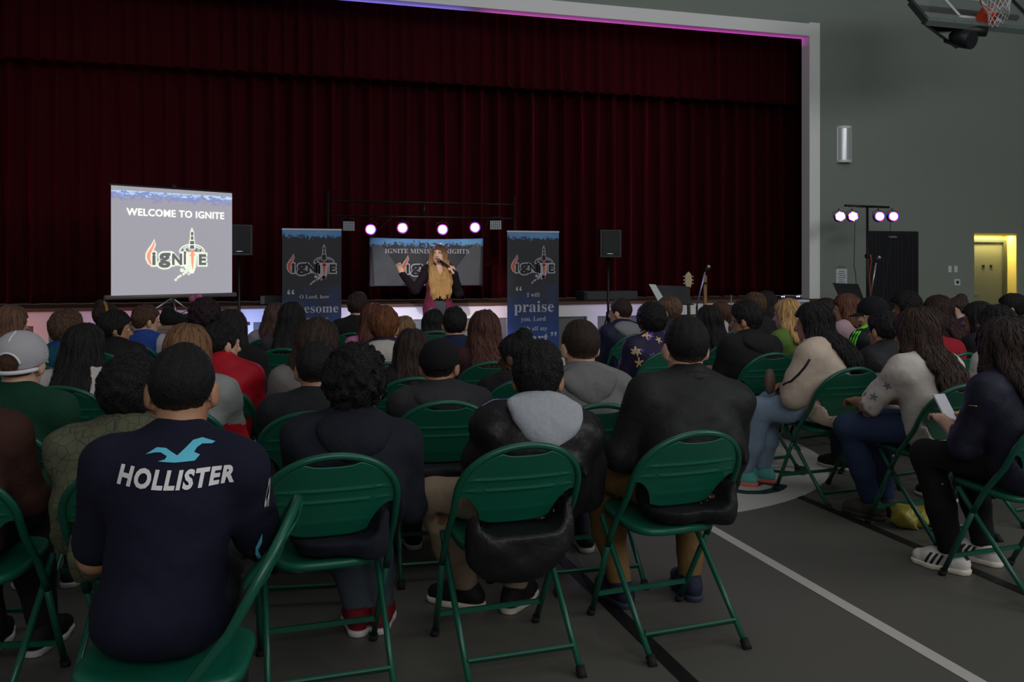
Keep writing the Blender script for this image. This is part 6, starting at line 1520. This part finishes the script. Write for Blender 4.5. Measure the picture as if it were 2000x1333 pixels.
# ------------------------------------------------------------------ the speaker's hair, cardigan, microphone
k = Sx['k']; H = k['Hc']; r_, f_, u_ = k['Rh']; hs = k['hs']; B = [r_, f_, u_]; R, F, U = k['R'], k['F'], k['U']; root = Sx['root']
P = lambda x, y, z: H + (r_ * x + f_ * y + u_ * z) * hs
f = Field(H - np.array((.22, .22, .62)), H + np.array((.22, .26, .17)), .0085)
f.ell(P(0, -.016, .030), (.090 * hs, .108 * hs, .104 * hs), B, 0)
for sg in (-1, 1):
    pts = [P(sg * .066, .020, .055), P(sg * .086, .012, -.02), P(sg * .090, .005, -.10)]
    pts += [H + R * sg * .098 + F * .062 + np.array((0, 0, -.20)), H + R * sg * .100 + F * .105 + np.array((0, 0, -.34)), H + R * sg * .092 + F * .115 + np.array((0, 0, -.47)), H + R * sg * .085 + F * .110 + np.array((0, 0, -.545))]
    rs = [.026, .030, .034, .044, .046, .042, .026]
    for i in range(len(pts) - 1): f.cap(pts[i], pts[i + 1], rs[i], rs[i + 1], .03)
    for x_, y_ in ((.058, .118), (.028, .125)):
        q = [H + R * sg * .085 + F * .075 + np.array((0, 0, -.16)), H + R * sg * x_ + F * y_ + np.array((0, 0, -.30)), H + R * sg * x_ * .9 + F * (y_ + .008) + np.array((0, 0, -.54))]
        for i in range(2): f.cap(q[i], q[i + 1], .034, .034 - .012 * i, .02)
    q = [P(sg * .05, -.07, .0), P(sg * .06, -.085, -.12), H + R * sg * .06 - F * .10 + np.array((0, 0, -.35)), H + R * sg * .05 - F * .11 + np.array((0, 0, -.50))]
    for i in range(3): f.cap(q[i], q[i + 1], .05, .045, .05)
px_, py_, pz_ = f.X - H[0], f.Y - H[1], f.Z - H[2]
f.D += (.0045 * np.sin(150 * px_ + 2.5 * np.sin(14 * pz_)) + .003 * np.sin(290 * px_ + 3 * np.sin(9 * pz_ + 1))).astype('f4')
f.D = np.maximum(f.D, (H[2] - .575 + .05 * np.sin(55 * px_) + .03 * np.sin(140 * px_) - f.Z) * .6).astype('f4')
f.ell(P(0, .115, -.030), (.058 * hs, .080 * hs, .088 * hs), B, 0, sub=True)
hm_ = mat('blond_hair', (196, 152, 96), .45, bump='noise', bscale=26, bstr=.8, var=.4, stretch=(14, 14, 1.2), spec=.35)
nt = hm_.node_tree; N = nt.nodes; L = nt.links; b_ = N['Principled BSDF']; src = b_.inputs['Base Color'].links[0].from_socket
tc = N.new('ShaderNodeTexCoord'); sp_ = N.new('ShaderNodeSeparateXYZ'); L.new(tc.outputs['Object'], sp_.inputs[0]); mr = N.new('ShaderNodeMapRange'); mr.inputs[1].default_value = H[2] + .10; mr.inputs[2].default_value = H[2] - .22; L.new(sp_.outputs['Z'], mr.inputs[0])
mx = N.new('ShaderNodeMix'); mx.data_type = 'RGBA'; L.new(mr.outputs[0], mx.inputs[0]); mx.inputs[6].default_value = lin((74, 50, 38)) + (1,); L.new(src, mx.inputs[7]); L.new(mx.outputs[2], b_.inputs['Base Color'])
f.mesh('hair', hm_, root)
# cardigan: sleeves and long open fronts
cg = []
for i in (0, 1): cg += arm_prims(k, i, .72 if i == 1 else .45)
f = Field((-.55, -.30, .40), (.55, .45, 1.75), .010); f.put(cg, .016)
for i in (0, 1): f.cap(k['S'][i], k['S'][i] + (k['E'][i] - k['S'][i]) * .2, .070, .064, .04)
wrinkle(f, .003, 31)
f.mesh('sleeves', cloth((30, 22, 30), .9), root)
f = Field((-.40, -.35, .42), (.40, .35, 1.50), .010); f.put(torso_prims(k)[:4], .032); f.cap((0, -.01, .88), (0, -.02, .62), .185, .20, .05)
f.D = np.maximum(f.D, -np.maximum(np.maximum(np.abs(f.X) - (.065 + .05 * np.clip((1.0 - f.Z) * 2, 0, 1)), -.0 - f.Y), f.Z * 0 - 1)).astype('f4')
for sg in (-1, 1): pass
wrinkle(f, .006, 9); f.D += (.005 * np.sin(34 * np.arctan2(f.X, f.Y + .02) * .5) * np.clip(1.25 - f.Z, 0, 1)).astype('f4'); f.cut((0, 0, -1), (0, 0, .58)); f.cut((0, .3, 1), (0, 0, float(k['sp'](.97)[2])))
f.mesh('cardigan', mat('maroon_knit', (118, 34, 62), .8, bump='noise', bscale=190, bstr=.6, var=.55), root)
# brows, lips, choker, bracelet
for sg in (-1, 1):
    g = G(); g.tube([P(sg * .014, .099, .020), P(sg * .030, .098, .026), P(sg * .046, .086, .021)], .0028, 6); g.build('eyebrow', mat('brow', (70, 46, 34), .8), root)
    g = G(); g.tube([P(sg * .018, .098, .0095), P(sg * .030, .0985, .0125), P(sg * .043, .089, .008)], .0024, 6); g.build('eyelash', mat('lash', (22, 16, 18), .8), root)
g = G(); g.tube([P(-.022, .091, -.060), P(-.008, .098, -.056), P(.008, .098, -.056), P(.022, .091, -.060)], .0045, 8); g.tube([P(-.019, .090, -.066), P(0, .096, -.071), P(.019, .090, -.066)], .005, 8); g.build('lips', mat('lips', (168, 72, 84), .4), root)
n_ = k['N']; g = G(); g.tube([n_ + R * .068 * math.sin(a) + F * .078 * math.cos(a) + np.array((0, 0, -.015 - .09 * max(0, math.cos(a)) ** 2)) for a in np.linspace(-1.6, 1.6, 17)], .0025, 6); g.build('necklace', mat('pendant', (70, 56, 50), .4, metal=.5), root)
W0, E0 = k['W'][0], k['E'][0]; d0 = nv(W0 - E0); e1 = nv(np.cross(d0, (1, 0, .3))); e2 = np.cross(d0, e1)
for j in (.02, .05, .075):
    g = G(); c = W0 - d0 * j; g.tube([c + (e1 * math.cos(a) + e2 * math.sin(a)) * .0335 for a in np.linspace(0, 6.28, 20)[:-1]], .0045, 6, closed=True); g.build('bracelet', mat('pale_bead', (206, 196, 176), .4), root)
# hand-held microphone, from fist towards the mouth
hd_ = nv(np.array((.45, .22, .62))); palm = W0 + hd_ * .075 + nv(np.array((.6, -.75, -.1))) * -.0
mouth = P(0, .125, -.063); dm = nv(mouth - palm)
M3 = Matrix.Rotation(Sx['rot'], 3, 'Z'); lw = lambda p: M3 @ Vector(p) + root.location
pc_ = lw(palm); t = thing('microphone', 'black hand-held microphone at the mouth of the speaker', 'microphone', pc_)
loc = lambda p: lw(p) - pc_
tip = mouth + dm * -.02
g = G(); g.tube([loc(palm - dm * .07), loc(palm + dm * .02), loc(tip - dm * .035)], .014, 12, rs=[.011, .0135, .018]); g.build('handle', M_BLACK, t)
g = G(); g.ball(loc(tip - dm * .012), .024, 14, 10); g.build('grille_ball', mat('mic_grille', (110, 112, 116), .35, metal=.8, bump='noise', bscale=300, bstr=.5), t)
